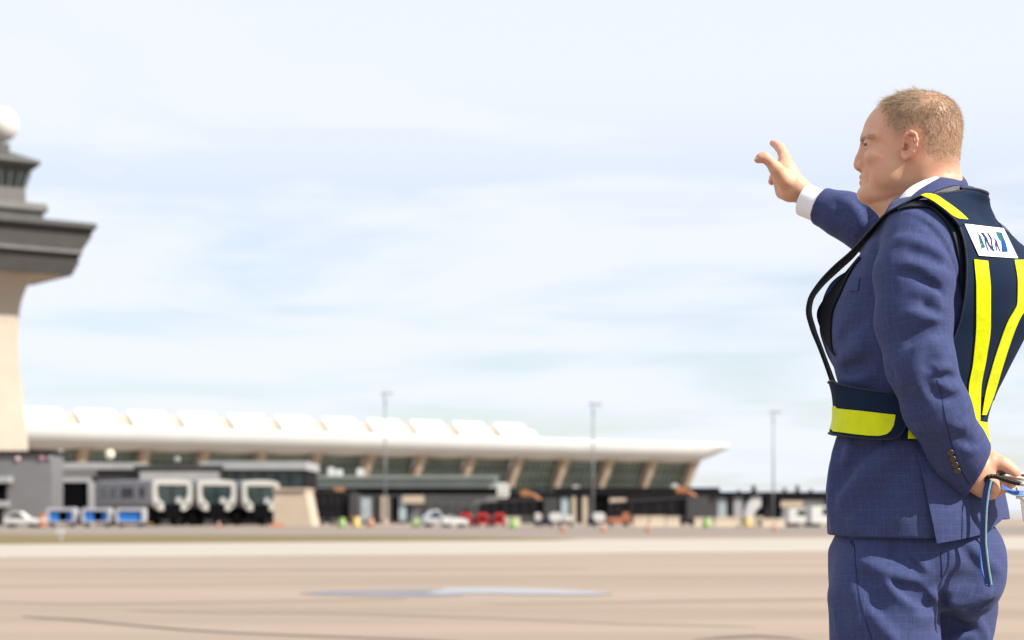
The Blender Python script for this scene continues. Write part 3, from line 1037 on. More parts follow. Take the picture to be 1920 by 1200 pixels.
def torso_uv(P):
    f, l, d, w, n = tors_q(P)
    return np.stack([np.arctan2(l, f) * .18, P[:, 2], 0 * f], 1)


def jacket_uv(P):
    t, a, f = torso(P), arm_n(P), arm_f(P)
    uv = torso_uv(P)
    ua = chain_uv(P, ARM_N); uf = chain_uv(P, ARM_F)
    uv = np.where((a < t)[:, None], ua, uv)
    return np.where((f < np.minimum(t, a))[:, None], uf, uv)


V, Fq = sdf_mesh(jacket, (.4, 3.4, .8), (1.3, 4.9, 1.8), .0040, L=3, slack=4.0)
jm = fast_mesh('jacket', V, Fq); set_attr(jm, 'cloth', jacket_uv(V))
jacket_o = link('jacket', jm, M_SUIT, person)

V, Fq = sdf_mesh(trousers, (.4, 3.4, 0.0), (1.3, 4.9, 1.1), .0045, L=3, slack=4.0)
tm = fast_mesh('trousers', V, Fq)
a_, b_ = chain(V, LEG_N, .03), chain(V, LEG_F, .03)
ua, ub = chain_uv(V, LEG_N), chain_uv(V, LEG_F)
ua[:, 0] *= 1.45; ub[:, 0] *= 1.45
uv = np.where((a_ < b_)[:, None], ua, ub); uv = np.where((V[:, 2] > Hh(1090, DM))[:, None] & (np.minimum(a_, b_) > .004)[:, None], torso_uv(V), uv)
set_attr(tm, 'cloth', uv)
trousers_o = link('trousers', tm, M_SUIT, person)
for a in (FOOT_N, FOOT_F):
    V, Fq = sdf_mesh(lambda P: shoe_sdf(P, a), a - .3, a + .3, .006)
    link('shoe', fast_mesh('shoe', V, Fq), M_SHOE, person)


# ------------------------------------------------------------------- sheets that lie on the cloth
def shell(name, A, B, mat, parent, wrap=False, uv=None, smooth=True):
    """closed sheet between grids A (outer) and B (inner), shape (r, c, 3)"""
    r, c = A.shape[:2]
    i = np.arange(r * c).reshape(r, c)
    q = np.stack([i[:-1, :-1], i[1:, :-1], i[1:, 1:], i[:-1, 1:]], -1).reshape(-1, 4)
    o = r * c
    ed = np.concatenate([i[0, :], i[1:, -1], i[-1, -2::-1], i[-2:0:-1, 0]])
    e2 = np.roll(ed, -1)
    rim = np.stack([ed, e2, e2 + o, ed + o], 1)
    V = np.concatenate([A.reshape(-1, 3), B.reshape(-1, 3)])
    m = fast_mesh(name, V, np.concatenate([q, q[:, ::-1] + o, rim]), smooth)
    bm = bmesh.new(); bm.from_mesh(m); bmesh.ops.recalc_face_normals(bm, faces=bm.faces); bm.to_mesh(m); bm.free()
    try: m.set_sharp_from_angle(angle=R(50))
    except Exception: pass
    if uv is None and mat is M_NAVY: uv = torso_uv
    if uv is not None:
        set_attr(m, 'cloth', uv(V))
    return link(name, m, mat, parent)


def poly_at(pts, n):
    pts = np.asarray(pts, float)
    s = np.concatenate([[0], np.cumsum(np.linalg.norm(np.diff(pts, axis=0), axis=1))])
    t = np.linspace(0, s[-1], n)
    if len(pts) > 2:
        return np.stack([pchip(s, pts[:, k], 400)[1][np.round(t / s[-1] * 399).astype(int)] for k in range(pts.shape[1])], 1)
    return np.stack([np.interp(t, s, pts[:, k]) for k in range(pts.shape[1])], 1)


def px_grid(fn, left, right, nr, nc, off):
    Lp, Rp = poly_at(left, nr), poly_at(right, nr)
    t = np.linspace(0, 1, nc)
    px = Lp[:, None] * (1 - t)[None, :, None] + Rp[:, None] * t[None, :, None]
    P, hit = raycast(fn, px.reshape(-1, 2), off)
    P = P.reshape(nr, nc, 3); hit = hit.reshape(nr, nc)
    for i in range(nr):                       # rays that slip past the edge take the depth of their neighbour
        ok = np.nonzero(hit[i])[0]
        if len(ok) == 0: continue
        for j in range(nc):
            if not hit[i, j]:
                k = ok[np.argmin(np.abs(ok - j))]
                Y = P[i, k, 1]
                P[i, j] = U(px[i, j, 0], px[i, j, 1], Y)
    return P


def inset(fn, A, th):
    g = grad(fn, A.reshape(-1, 3)); g /= np.linalg.norm(g, axis=1)[:, None] + 1e-6
    return (A.reshape(-1, 3) - g * th).reshape(A.shape)


def sheet_px(name, fn, left, right, nr, nc, off, th, mat, parent, **k):
    A = px_grid(fn, left, right, nr, nc, off)
    return shell(name, A, inset(fn, A, th), mat, parent, **k), A


def vb(P):
    """what the vest lies on: back, side and shoulder of the jacket without the hanging sleeve"""
    t = np.maximum(torso(P), P[:, 2] - Hh(352, DM))
    return smin(t, chain(P, [(ARM_N[0][0], ARM_N[0][1]), (ARM_N[1][0], ARM_N[1][1] * .9)], .02), .045)


def axis_c(z):
    return np.stack([np.interp(z, *TT[0]), np.full_like(z, DM + DYT), z], -1)


def march(fn, O, D, t, off, it=90):
    for _ in range(it):
        t = t + .5 * np.clip(fn(O + D * t[:, None]) - off, -.05, .1)
    return O + D * t[:, None]


def from_back(fn, l, z, off):
    l = l.ravel(); z = z.ravel()
    O = axis_c(z) + LB * l[:, None]
    return march(fn, O, np.tile(FB, (len(l), 1)), np.full(len(l), -.45), off)


def polar(fn, th, z, off):
    sh = np.broadcast(th, z).shape
    th = np.broadcast_to(th, sh).ravel(); z = np.broadcast_to(z, sh).ravel()
    Dr = -(np.cos(th)[:, None] * FB + np.sin(th)[:, None] * LB)
    return march(fn, axis_c(z), Dr, np.full(len(th), -.45), off).reshape(*sh, 3)


def theta_of(P):
    f, l, d, w, n = tors_q(P)
    return np.arctan2(l, f)


# jacket parts --------------------------------------------------------------
# rear skirt: overlaps the front at the side vent and runs round the seat
zs = np.linspace(0, 1, 26)
lx = np.interp(zs, [0, .3, .65, 1], [1722, 1733, 1744, 1757]); ly = np.interp(zs, [0, 1], [852, 1017])
Pl, _ = raycast(torso, np.stack([lx, ly], 1), .009)
th0 = theta_of(Pl); th1 = np.full_like(th0, R(250))
tt = np.linspace(0, 1, 44)
TH_ = th0[:, None] * (1 - tt) + th1[:, None] * tt
hem_end = np.interp(tt, [0, .25, .55, 1], [1017, 1001, 972, 975])
frac = zs[:, None]
yy = 852 + (hem_end[None, :] - 852) * frac
A = polar(torso, TH_, CAMH - (yy - HY) / FPX * 3.97, .0085)
A = (A.reshape(-1, 3) + 0).reshape(A.shape)
g = grad(torso, A.reshape(-1, 3)); g /= np.linalg.norm(g, axis=1)[:, None]
Af = A.reshape(-1, 3)
wob = .0016 * vnoise(Af, .07) + .0008 * vnoise(Af, .03)
rise = np.clip(frac * np.ones_like(tt)[None] / .35, 0, 1).ravel() * .006 - .004
A = (Af + g * (wob + rise)[:, None]).reshape(A.shape)
shell('rear_skirt', A, inset(torso, A, .004), M_SUIT, jacket_o, uv=torso_uv)
# collar: band round the neck, high behind, running into the lapels
def neck_ring(rt, c, tilt, phi, dz, sx=1.0):
    ca = R(22)
    f = np.array([-math.cos(ca), math.sin(ca), 0]); l = np.array([-math.sin(ca), -math.cos(ca), 0])
    P = c + np.cos(phi)[..., None] * f * rt[..., None] * sx + np.sin(phi)[..., None] * l * rt[..., None]
    P[..., 2] += -math.tan(tilt) * (np.cos(phi) * rt * sx) + dz
    return P


def band(name, top, bot, th, mat, parent, bulge=.003, uv=None):
    T_ = poly_at(np.array([J(*p) for p in top]), 56); B_ = poly_at(np.array([J(*p) for p in bot]), 56)
    c = (T_.mean(0) + B_.mean(0)) / 2
    v = np.linspace(0, 1, 9)
    A = T_[:, None] * (1 - v)[None, :, None] + B_[:, None] * v[None, :, None]
    o = A - c; o[..., 2] = 0; o /= np.linalg.norm(o, axis=2)[..., None] + 1e-9
    A = A + o * (bulge * np.sin(v * math.pi))[None, :, None]
    return shell(name, A, A - o * th, mat, parent, uv=uv)


band('collar', [(1678, 393, -.088), (1700, 375, -.094), (1723, 355.5, -.092), (1747, 341, -.083), (1768, 330.5, -.060), (1788, 325.5, -.030), (1799, 325, .003), (1792, 328, .040), (1762, 340, .074), (1720, 360, .085), (1680, 390, .075)],
     [(1690, 404, -.105), (1714, 387, -.116), (1737, 369, -.114), (1754, 358.5, -.108), (1784, 348.5, -.080), (1805, 347, -.040), (1816, 350, .003), (1808, 355, .055), (1775, 366, .090), (1725, 384, .10), (1690, 410, .085)], .0045, M_SUIT, jacket_o, .004, torso_uv)
M_SPECK = simple('grey_webbing', (.10, .10, .11), .8, var=.9, scale=600, spec=.1)
ns_ = band('neck_strap', [(1736, 370, -.111), (1754, 359.5, -.104), (1784, 350, -.077), (1805, 348, -.036), (1815, 351, .003), (1806, 356, .050), (1775, 366, .085)],
     [(1742, 380, -.116), (1758, 369, -.112), (1786, 358, -.086), (1808, 356, -.042), (1819, 359, .003), (1810, 364, .055), (1778, 375, .092)], .003, M_SPECK, person, .001)
# breast pocket welt
sheet_px('breast_pocket', jacket, [(1590, 524), (1592, 546)], [(1611, 521), (1608, 545)], 6, 8, .0022, .003, M_SUIT, jacket_o, uv=torso_uv)
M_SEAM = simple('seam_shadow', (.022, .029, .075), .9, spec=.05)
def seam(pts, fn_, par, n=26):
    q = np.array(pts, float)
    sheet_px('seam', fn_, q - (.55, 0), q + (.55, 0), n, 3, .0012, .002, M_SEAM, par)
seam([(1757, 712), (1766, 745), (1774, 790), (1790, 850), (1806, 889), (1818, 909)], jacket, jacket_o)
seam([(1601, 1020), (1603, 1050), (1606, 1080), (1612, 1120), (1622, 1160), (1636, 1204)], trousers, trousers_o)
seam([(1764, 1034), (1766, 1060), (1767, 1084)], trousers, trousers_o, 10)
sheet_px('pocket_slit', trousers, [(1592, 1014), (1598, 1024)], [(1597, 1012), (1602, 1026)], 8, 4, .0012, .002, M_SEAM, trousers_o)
# cuff buttons
Pb, hb = raycast(jacket, [(1782, 848), (1786.5, 860), (1791, 871), (1795, 882)])
gb = grad(jacket, Pb, .004)
for p, n_ in zip(Pb, gb):
    n_ /= np.linalg.norm(n_)
    a1 = np.cross(n_, UP); a1 /= np.linalg.norm(a1); a2 = np.cross(n_, a1)
    mb = MB()
    prof = [(.0, .0026), (.0035, .0024), (.0048, .0034), (.0062, .0032), (.0068, .0018), (.0066, .0)]
    vs = []; fs = []; k = 18
    for r_, h_ in prof:
        vs += [p + n_ * h_ + (a1 * math.cos(2 * math.pi * i / k) + a2 * math.sin(2 * math.pi * i / k)) * r_ for i in range(k)]
    for j in range(len(prof) - 1):
        fs += [(j * k + i, j * k + (i + 1) % k, (j + 1) * k + (i + 1) % k, (j + 1) * k + i) for i in range(k)]
    mb.add(vs, fs)
    mb.build('cuff_button', M_BTN, jacket_o, smooth=True)

# shirt: collar ring, far cuff, a sliver of the near cuff
shirt = band('shirt', [(1668, 394, -.058), (1678, 383, -.064), (1690, 366.5, -.071), (1705, 352, -.075), (1727, 340, -.075), (1750, 332, -.069), (1772, 326.5, -.046), (1794, 322, .0), (1786, 325, .04), (1750, 336, .07), (1705, 356, .075), (1672, 388, .06)],
     [(1672, 412, -.075), (1690, 398, -.088), (1708, 382, -.092), (1728, 367, -.090), (1750, 356, -.084), (1775, 345, -.066), (1796, 342, -.03), (1803, 344, .0), (1795, 348, .04), (1755, 360, .076), (1710, 380, .08), (1676, 410, .065)], .0025, M_SHIRT, person, .001)
tag(shirt, 'white shirt collar')


def cuff(c0, c1, r0, r1, cut0, name):
    ax = c1 - c0; L = np.linalg.norm(ax); ax = ax / L
    e1 = np.cross(ax, UP); e1 /= np.linalg.norm(e1); e2 = np.cross(ax, e1)
    ph = np.linspace(0, 2 * math.pi, 41)[None, :]; s = np.linspace(0, 1, 8)[:, None]
    r = r0 + (r1 - r0) * s + .0012 * np.sin(ph * 3 + s * 2)
    C = c0[None, None] + ax * (s * L)[..., None] * np.ones_like(ph)[..., None] + (np.cos(ph)[..., None] * e1 + np.sin(ph)[..., None] * e2) * r[..., None]
    C2 = c0[None, None] + ax * (s * L)[..., None] * np.ones_like(ph)[..., None] + (np.cos(ph)[..., None] * e1 + np.sin(ph)[..., None] * e2) * (r - .0022)[..., None]
    return shell(name, C, C2, M_SHIRT, shirt)


cuff(J(1562, 398, .405), J(1510.5, 375.5, .447), .0360, .0358, None, 'shirt_cuff')

# ------------------------------------------------------------------- vest
near_edge = np.array([(1743, 366), (1760, 380), (1778, 396), (1793, 415), (1803, 436), (1810, 465), (1812.5, 500), (1811, 535), (1806, 575), (1798, 610), (1787, 640), (1772, 664)])
NE, hit = raycast(vb, near_edge, .013)
fe, le, *_ = tors_q(NE)
ze = NE[:, 2]
zt = np.linspace(Hh(364, DM), Hh(748, DM), 64)
o_ = np.argsort(ze)
wmax = np.interp(zt, *TT[2])
lw = np.interp(zt, ze[o_], le[o_])
zlow = ze.min()
lw = np.where(zt < zlow, le[-1] + (wmax * .985 - le[-1]) * np.clip((zlow - zt) / .045, 0, 1)**.8, lw)
lw = np.minimum(lw, wmax * .985 + .004)
lw[zt > Hh(372, DM)] = np.minimum(lw[zt > Hh(372, DM)], .066)
ss = np.linspace(1, -1, 60)
Lg = lw[:, None] * ss[None]; Zg = zt[:, None] + 0 * Lg
A = from_back(vb, Lg, Zg, .013).reshape(*Lg.shape, 3)
vest = shell('safety_vest', A, inset(vb, A, .0035), M_NAVY, person)
# binding along the near armhole and the neck
for ed in (A[:, 0], A[:, -1]):
    mb = MB(); mb.tube(list(ed[1:60:2]), .0024, 8); mb.build('edge_binding', M_BIND, vest, smooth=True)
mb = MB(); mb.tube(list(A[0]), .0032, 8); mb.build('edge_binding', M_BIND, vest, smooth=True)
# dark sheet stands for the shaded gap under the strap and the vest's inside
sheet_px('shade_lining', vb, [(1682, 392), (1706, 386), (1738, 385), (1768, 405), (1788, 440), (1799, 490), (1804, 560)], [(1684, 388), (1706, 376), (1745, 374), (1776, 398), (1800, 440), (1811, 500), (1808, 560)], 40, 5, .0045, .003, M_BIND, vest)
# near shoulder strap standing off the shoulder
sA = [(1700, 378), (1733, 364), (1744, 373), (1768, 391), (1788, 409), (1800, 424)]
sB = [(1706, 374), (1741, 361), (1760, 365), (1784, 383), (1806, 401), (1818, 414)]
_, A2 = sheet_px('shoulder_strap', vb, sA[1:], sB[1:], 30, 8, .0175, .004, M_NAVY, vest)
mb = MB(); mb.tube(list(A2[:, 0]), .0016, 8); mb.build('edge_binding', M_BIND, vest, smooth=True)
_, A3 = sheet_px('reflective_stripe', vb, [(1727, 365), (1743, 372), (1769, 389.5), (1792, 406.5), (1798, 409)], [(1738, 361.5), (1752, 364), (1776, 378.5), (1801, 397), (1816, 411)], 26, 6, .0192, .0012, M_LIME, vest)
def mirror(A):
    P = A.reshape(-1, 3); f, l, *_ = tors_q(P)
    return (P - 2 * LB * l[:, None]).reshape(A.shape)
Am = mirror(A2); Am = project(vb, Am.reshape(-1, 3), .0165).reshape(Am.shape); shell('shoulder_strap', Am, inset(vb, Am, .004), M_NAVY, vest)
Am = mirror(A3); Am = project(vb, Am.reshape(-1, 3), .0185).reshape(Am.shape); shell('reflective_stripe', Am, inset(vb, Am, .0012), M_LIME, vest)
# two long stripes on the back
_, A4 = sheet_px('reflective_stripe', vb, [(1827, 486), (1831, 540), (1831, 602), (1825, 680), (1817, 730), (1817, 790)], [(1853, 489), (1858, 545), (1858, 610), (1850, 672), (1840, 730), (1838, 790)], 50, 8, .0155, .0012, M_LIME, vest)
A5 = px_grid(vb, [(1903, 487), (1909, 530), (1908, 568), (1889, 606), (1873, 650), (1860, 692), (1848, 740), (1842, 778)], [(1925, 487), (1931, 530), (1931, 566), (1914, 595), (1896, 640), (1880, 690), (1865, 740), (1850, 778)], 50, 8, .0155)
A5 = project(vb, A5.reshape(-1, 3), .0155, 14).reshape(A5.shape)
shell('reflective_stripe', A5, inset(vb, A5, .0012), M_LIME, vest)
# patch with its printed mark
patch, AP = sheet_px('back_patch', vb, [(1809, 419.5), (1836, 479)], [(1882, 428), (1909, 484)], 16, 16, .0155, .0012, M_PATCH, vest)
def flat_polys(polys, off, mi, mesh_v, mesh_f, mesh_m):
    for poly in polys:
        px = [(1800 + x / 12, 400 + y / 12) for x, y in poly]
        bm = bmesh.new()
        vs = [bm.verts.new((x, y, 0)) for x, y in px]
        bm.faces.new(vs)
        bmesh.ops.triangulate(bm, faces=bm.faces)
        bmesh.ops.subdivide_edges(bm, edges=bm.edges, cuts=1)
        bmesh.ops.triangulate(bm, faces=bm.faces)
        P, h = raycast(vb, [(v.co.x, v.co.y) for v in bm.verts], .0155 + off)
        b0 = len(mesh_v); bm.verts.index_update()
        mesh_v += [tuple(p) for p in P]
        for f in bm.faces: mesh_f.append(tuple(b0 + v.index for v in f.verts)); mesh_m.append(mi)
        bm.free()
pv, pf, pm = [], [], []
flat_polys([[(180, 310), (330, 340), (400, 470), (450, 640), (480, 800), (440, 800), (380, 700), (300, 540)]], .0008, 0, pv, pf, pm)
flat_polys([[(388, 410), (404, 408), (508, 800), (490, 822)], [(420, 470), (462, 490), (572, 765), (528, 770)], [(488, 715), (560, 715), (566, 768), (508, 770)]], .0013, 1, pv, pf, pm)
flat_polys([[(470, 435), (526, 430), (615, 555), (655, 670), (720, 760), (795, 832), (762, 848), (700, 800), (635, 705), (590, 600), (545, 530)],
            [(545, 545), (572, 570), (600, 690), (656, 850), (636, 850), (575, 690)],
            [(608, 430), (634, 432), (690, 510), (722, 570), (735, 690), (758, 800), (738, 810), (706, 690), (690, 580)],
            [(716, 465), (790, 570), (835, 620), (862, 720), (925, 860), (905, 866), (832, 720), (796, 620)],
            [(785, 655), (806, 650), (842, 835), (818, 840)]], .0013, 2, pv, pf, pm)
flat_polys([[(805, 412), (912, 424), (960, 500), (985, 590), (935, 625), (890, 590), (850, 520)]], .0013, 1, pv, pf, pm)
flat_polys([[(912, 424), (942, 432), (990, 560), (1030, 650), (1084, 862), (950, 866), (938, 720), (930, 625), (985, 590), (960, 500)]], .0013, 3, pv, pf, pm)
pmesh = bpy.data.meshes.new('printed_mark'); pmesh.from_pydata(pv, [], pf)
for p, i in zip(pmesh.polygons, pm): p.material_index = i
# the print is part of the patch mesh
for m_ in (M_PALE, M_TEAL, M_INK, M_BLUE): patch.data.materials.append(m_)
bm = bmesh.new(); bm.from_mesh(patch.data)
bm2 = bmesh.new(); bm2.from_mesh(pmesh)
for f in bm2.faces:
    nv = [bm.verts.new(v.co) for v in f.verts]
    nf = bm.faces.new(nv); nf.material_index = f.material_index + 1
    nf.normal_update()
    if nf.normal @ Vector((0, -1, 0)) < 0: nf.normal_flip()
bm.to_mesh(patch.data); bm.free(); bm2.free(); bpy.data.meshes.remove(pmesh)

# belt: rear part, then the front flap closing over it
zc = lambda y, x: CAMH - (y - HY) / FPX * (DM - .1)
P_, _ = raycast(torso, [(1694, 790)], .010); thb = theta_of(P_)[0]
th = np.linspace(thb, R(285), 60)[None, :]
zz = np.linspace(zc(742, 0), zc(828, 0), 12)[:, None]
A = polar(vb, th, zz, .0115); shell('belt', A, inset(vb, A, .004), M_NAVY, vest)
P_, _ = raycast(torso, [(1704, 805)], .010); ths = theta_of(P_)[0]
th = np.linspace(ths, R(280), 60)[None, :]
zz = np.linspace(zc(787, 0), zc(825, 0), 8)[:, None]
A = polar(vb, th, zz, .0133); shell('reflective_stripe', A, inset(vb, A, .0014), M_LIME, vest)
# flap columns by photo place, then on round the front
xs = np.array([1703.5, 1702, 1698, 1691, 1682, 1668, 1650, 1630, 1610, 1590, 1574])
yt = np.array([774, 764, 753, 744, 740, 737, 734.5, 732, 729, 724, 719]); yb_ = np.array([782, 797, 810, 819, 823, 824.5, 824, 822, 820, 817, 815])
P_, hp = raycast(torso, np.stack([xs, (yt + yb_) / 2], 1), .012)
thf = theta_of(P_)
ext = np.linspace(0, 1, 30)[1:]
thf = np.concatenate([thf, thf[-1] + (R(-75) - thf[-1]) * ext])
zt_ = np.concatenate([CAMH - (yt - HY) / FPX * P_[:, 1], np.full(29, CAMH - (717 - HY) / FPX * 4.0)])
zb_ = np.concatenate([CAMH - (yb_ - HY) / FPX * P_[:, 1], np.full(29, CAMH - (813 - HY) / FPX * 4.0)])
v = np.linspace(0, 1, 12)[:, None]
Z = zt_[None] * (1 - v) + zb_[None] * v
A = polar(vb, thf[None] + 0 * v, Z, .0165); shell('belt_flap', A, inset(vb, A, .004), M_NAVY, vest)
rimp = np.concatenate([A[0, ::-1], A[1:-1, 0], A[-1, :]])
mb = MB(); mb.tube(list(rimp), .0022, 8); mb.build('edge_binding', M_BIND, vest, smooth=True)
xs2 = np.array([1680, 1679, 1675, 1668, 1655, 1635, 1610, 1590, 1574]); yt2 = np.array([778, 778, 777.5, 777, 775.5, 773, 770, 768, 766]); yb2 = np.array([786, 797, 807, 814, 817.5, 817, 814, 811, 809])
P_, hp = raycast(torso, np.stack([xs2, (yt2 + yb2) / 2], 1), .012)
th2 = theta_of(P_); th2 = np.concatenate([th2, th2[-1] + (R(-70) - th2[-1]) * ext])
zt_ = np.concatenate([CAMH - (yt2 - HY) / FPX * P_[:, 1], np.full(29, CAMH - (764 - HY) / FPX * 4.0)])
zb_ = np.concatenate([CAMH - (yb2 - HY) / FPX * P_[:, 1], np.full(29, CAMH - (807 - HY) / FPX * 4.0)])
Z = zt_[None] * (1 - v) + zb_[None] * v
A = polar(vb, th2[None] + 0 * v, Z, .0182); shell('reflective_stripe', A, inset(vb, A, .0014), M_LIME, vest)

# front edge of the vest billowing away from the chest
eo = [(1741, 361.5, -.155), (1716, 370, -.170), (1690, 384, -.175), (1658, 403, -.150), (1629, 434, -.08), (1597, 470, .0), (1562, 501, .03), (1533, 533, .045), (1516, 562, .055), (1512.5, 583, .058), (1519, 612, .058), (1535, 652, .06), (1547, 684, .062), (1560, 722, .065)]
ei = [(1746, 364, -.13), (1720, 374, -.14), (1694, 388, -.145), (1664, 408, -.115), (1637, 438, -.02), (1606, 478, .09), (1576, 506, .12), (1543, 537, .135), (1526, 562, .145), (1523, 582, .148), (1530, 612, .148), (1546, 658, .145), (1558, 690, .14), (1570, 722, .13)]
nA = 70
Pa = poly_at(np.array([J(*p) for p in eo]), nA); Pb_ = poly_at(np.array([J(*p) for p in ei]), nA)
t = np.linspace(0, 1, 8)
Pb_ = Pb_ + np.stack([(Pa[:, 0] - Pb_[:, 0]) * .12, 0 * Pa[:, 0], (Pa[:, 2] - Pb_[:, 2]) * .12], 1)
A = Pa[:, None] * (1 - t)[None, :, None] + Pb_[:, None] * t[None, :, None]
tn = np.gradient(A, axis=0); sd = np.gradient(A, axis=1); nn_ = np.cross(tn, sd); nn_ /= np.linalg.norm(nn_, axis=2)[..., None] + 1e-9
shell('front_panel', A + nn_ * .0015, A - nn_ * .0015, M_NAVY, vest)
for e_ in (Pa, Pb_):
    mb = MB(); mb.tube(list(e_), .0022, 8); mb.build('edge_binding', M_BIND, vest, smooth=True)
# lime stripe on the outer face of that panel
sg = -1 if (nn_[50, 4][0] > 0) else 1
S1 = A[50:, 2:6] + sg * nn_[50:, 2:6] * .0028
shell('reflective_stripe', S1, S1 - sg * nn_[50:, 2:6] * .0012, M_LIME, vest)
# black sheet stands for the lapel's shade and the vest's black inside
sheet_px('shade_lining', jacket, [(1609, 480), (1588, 506), (1556, 545), (1531, 590), (1540, 622), (1553, 654), (1563, 666)], [(1612, 482), (1598, 500), (1576, 545), (1558, 592), (1556, 622), (1558, 654), (1565, 667)], 34, 8, .004, .003, M_BLACK, vest)

# ------------------------------------------------------------------- things held behind the back
M_LAN = simple('lanyard_navy', (.008, .022, .11), .55, var=.2, scale=200)
M_LANB = simple('lanyard_blue', (.010, .10, .42), .5, var=.15, scale=200)
M_LANC = simple('lanyard_pale_edge', (.30, .50, .52), .5, var=.1, scale=200)
M_COIL = simple('coil_black', (.006, .006, .007), .35, var=.2, scale=50)
M_CARD = simple('card_white', (.78, .78, .80), .3, var=.04, scale=60)
M_RED = simple('card_red', (.45, .03, .05), .4)
M_DARK = simple('card_dark', (.03, .012, .016), .4)
M_STEEL = simple('key_metal', (.55, .50, .42), .32, metal=.9, var=.25, scale=200, bump=.1)

def ribbon(mb, pts, wvec, t, mi):
    pts = [np.asarray(p, float) for p in pts]; w = np.asarray(wvec, float)
    n = len(pts)
    nv = []
    for i in range(n):
        tg = pts[min(i + 1, n - 1)] - pts[max(i - 1, 0)]
        no = np.cross(tg, w); no /= np.linalg.norm(no) + 1e-9
        for a, b in ((-.5, -.5), (.5, -.5), (.5, .5), (-.5, .5)):
            nv.append(pts[i] + w * a + no * t * b)
    fs = [(i * 4 + k, i * 4 + (k + 1) % 4, i * 4 + 4 + (k + 1) % 4, i * 4 + 4 + k) for i in range(n - 1) for k in range(4)]
    fs += [(0, 1, 2, 3), tuple(range((n - 1) * 4, n * 4))]
    mb.add(nv, fs, mi)

lp = poly_at(np.array([J(1853, 900, -.185), J(1847.5, 925, -.19), J(1843.5, 965, -.19), J(1842.5, 1010, -.19), J(1846, 1050, -.19), J(1853, 1096, -.19)]), 24)
lp2 = poly_at(np.array([J(1859, 905, -.18), J(1851, 935, -.178), J(1845, 975, -.176), J(1841.5, 1015, -.176), J(1842, 1050, -.18), J(1850, 1096, -.186)]), 24)
mb = MB()
wv = np.array([.0085, -.006, 0.0]); ed = np.array([.0022, -.0016, 0])
ribbon(mb, lp, wv, .0012, 0)
ribbon(mb, [p + wv * .63 for p in lp], ed, .0014, 2)
ribbon(mb, lp2, np.array([.009, .005, 0]), .0012, 1)
mb.tube([J(1848, 1096, -.19), J(1857, 1099, -.19)], .0022, 8, 0)
# the rest of the strap, sagging under the cards
ribbon(mb, poly_at(np.array([J(1878, 911, -.17), J(1890, 919, -.172), J(1906, 924, -.172), J(1930, 924, -.168)]), 12), np.array([0, .003, .0085]), .0012, 1)
ribbon(mb, poly_at(np.array([J(1878, 915.5, -.171), J(1890, 923.5, -.173), J(1906, 928.5, -.173), J(1930, 928.5, -.169)]), 12), np.array([0, .0006, .0018]), .0014, 2)
lan = mb.build('lanyard', [M_LAN, M_LANB, M_LANC])
tag(lan, 'blue fabric lanyard strap with pale edge hanging from the hand behind the back', 'lanyard')

cards = empty('card_holder', J(1868, 886, -.16), 'white cards in a holder held under the thumb behind the back', 'card holder')
cx_, cy_, cz_ = np.array([.985, .05, -.165]), np.array([-.05, 1.0, .0]), np.array([.165, .0, .985])
o = J(1866, 884, -.165)
mb = MB(); mb.frame(o, cx_, cy_, cz_, (0, -.004, .0035), (.095, .055, .0065)); mb.build('card', M_CARD, cards, bevel=.0008)
mb = MB(); mb.frame(o, cx_, cy_, cz_, (.004, -.006, -.0015), (.095, .054, .0030)); mb.build('holder', M_DARK, cards, bevel=.0008)
mb = MB(); mb.frame(o, cx_, cy_, cz_, (.018, -.008, -.0055), (.097, .054, -.0018)); mb.build('card', M_CARD, cards, bevel=.0008)
mb = MB(); mb.frame(o, cx_, cy_, cz_, (.008, -.0005, .0067), (.022, .03, .0072)); mb.build('red_print', M_RED, cards)

# coiled cord
cp = poly_at(np.array([J(1849, 912, -.172), J(1849.5, 900, -.18), J(1856, 893, -.184), J(1866, 893.5, -.186), J(1880, 898, -.186), J(1896, 903, -.186), J(1912, 906.5, -.184)]), 400)
tn = np.gradient(cp, axis=0); tn /= np.linalg.norm(tn, axis=1)[:, None]
s_ = np.linspace(0, 30 * 2 * math.pi, 400)
e1 = np.cross(tn, [0, 1, 0]); e1 /= np.linalg.norm(e1, axis=1)[:, None]; e2 = np.cross(tn, e1)
hp_ = cp + (e1 * np.cos(s_)[:, None] + e2 * np.sin(s_)[:, None]) * .0036
mb = MB(); mb.tube(list(hp_), .0014, 6); mb.tube(list(cp[::8]), .0026, 8)
co_ = mb.build('coil_cord', M_COIL, smooth=True); tag(co_, 'black coiled cord looped over the fingers beside the white cards', 'cord')
mb = MB(); mb.tube([cp[-1], J(1919, 908, -.183), J(1926, 909, -.18)], [.0042, .0036, .003], 12); mb.build('swivel_clip', M_STEEL, co_, smooth=True)

# key ring
key = empty('key', J(1908, 912, -.165), 'brass key with a white tag hanging under the cards', 'key')
mb = MB(); mb.tube([J(1907, 914, -.168), J(1908.5, 919, -.168), J(1909.5, 926, -.168)], [.0026, .0034, .003], 12)
mb.frame(J(1911, 924, -.166), (1, 0, 0), (0, 1, 0), (0, 0, 1), (-.006, 0, -.012), (.006, .002, .004))
mb.build('key_head', M_STEEL, key, bevel=.0006)
teeth = [(1912, 935)]
for i in range(6):
    teeth += [(1912.5 + i * .9, 936 + i * 7), (1914.5 + i * .9, 939.5 + i * 7)]
teeth += [(1920, 979), (1924, 974), (1922, 935)]
mb = MB(); mb.prism([J(x, y, -.166) for x, y in teeth], (0, .0022, 0)); mb.build('key_blade', M_STEEL, key, bevel=.0004)
mb = MB(); mb.frame(J(1920, 928, -.170), (1, 0, -.12), (0, 1, 0), (.12, 0, 1), (-.0075, 0, -.0055), (.012, .0012, .0055)); tg_ = mb.build('key_tag', M_CARD, key, bevel=.0005)
mb = MB(); sx, sy = 1917.2, 928
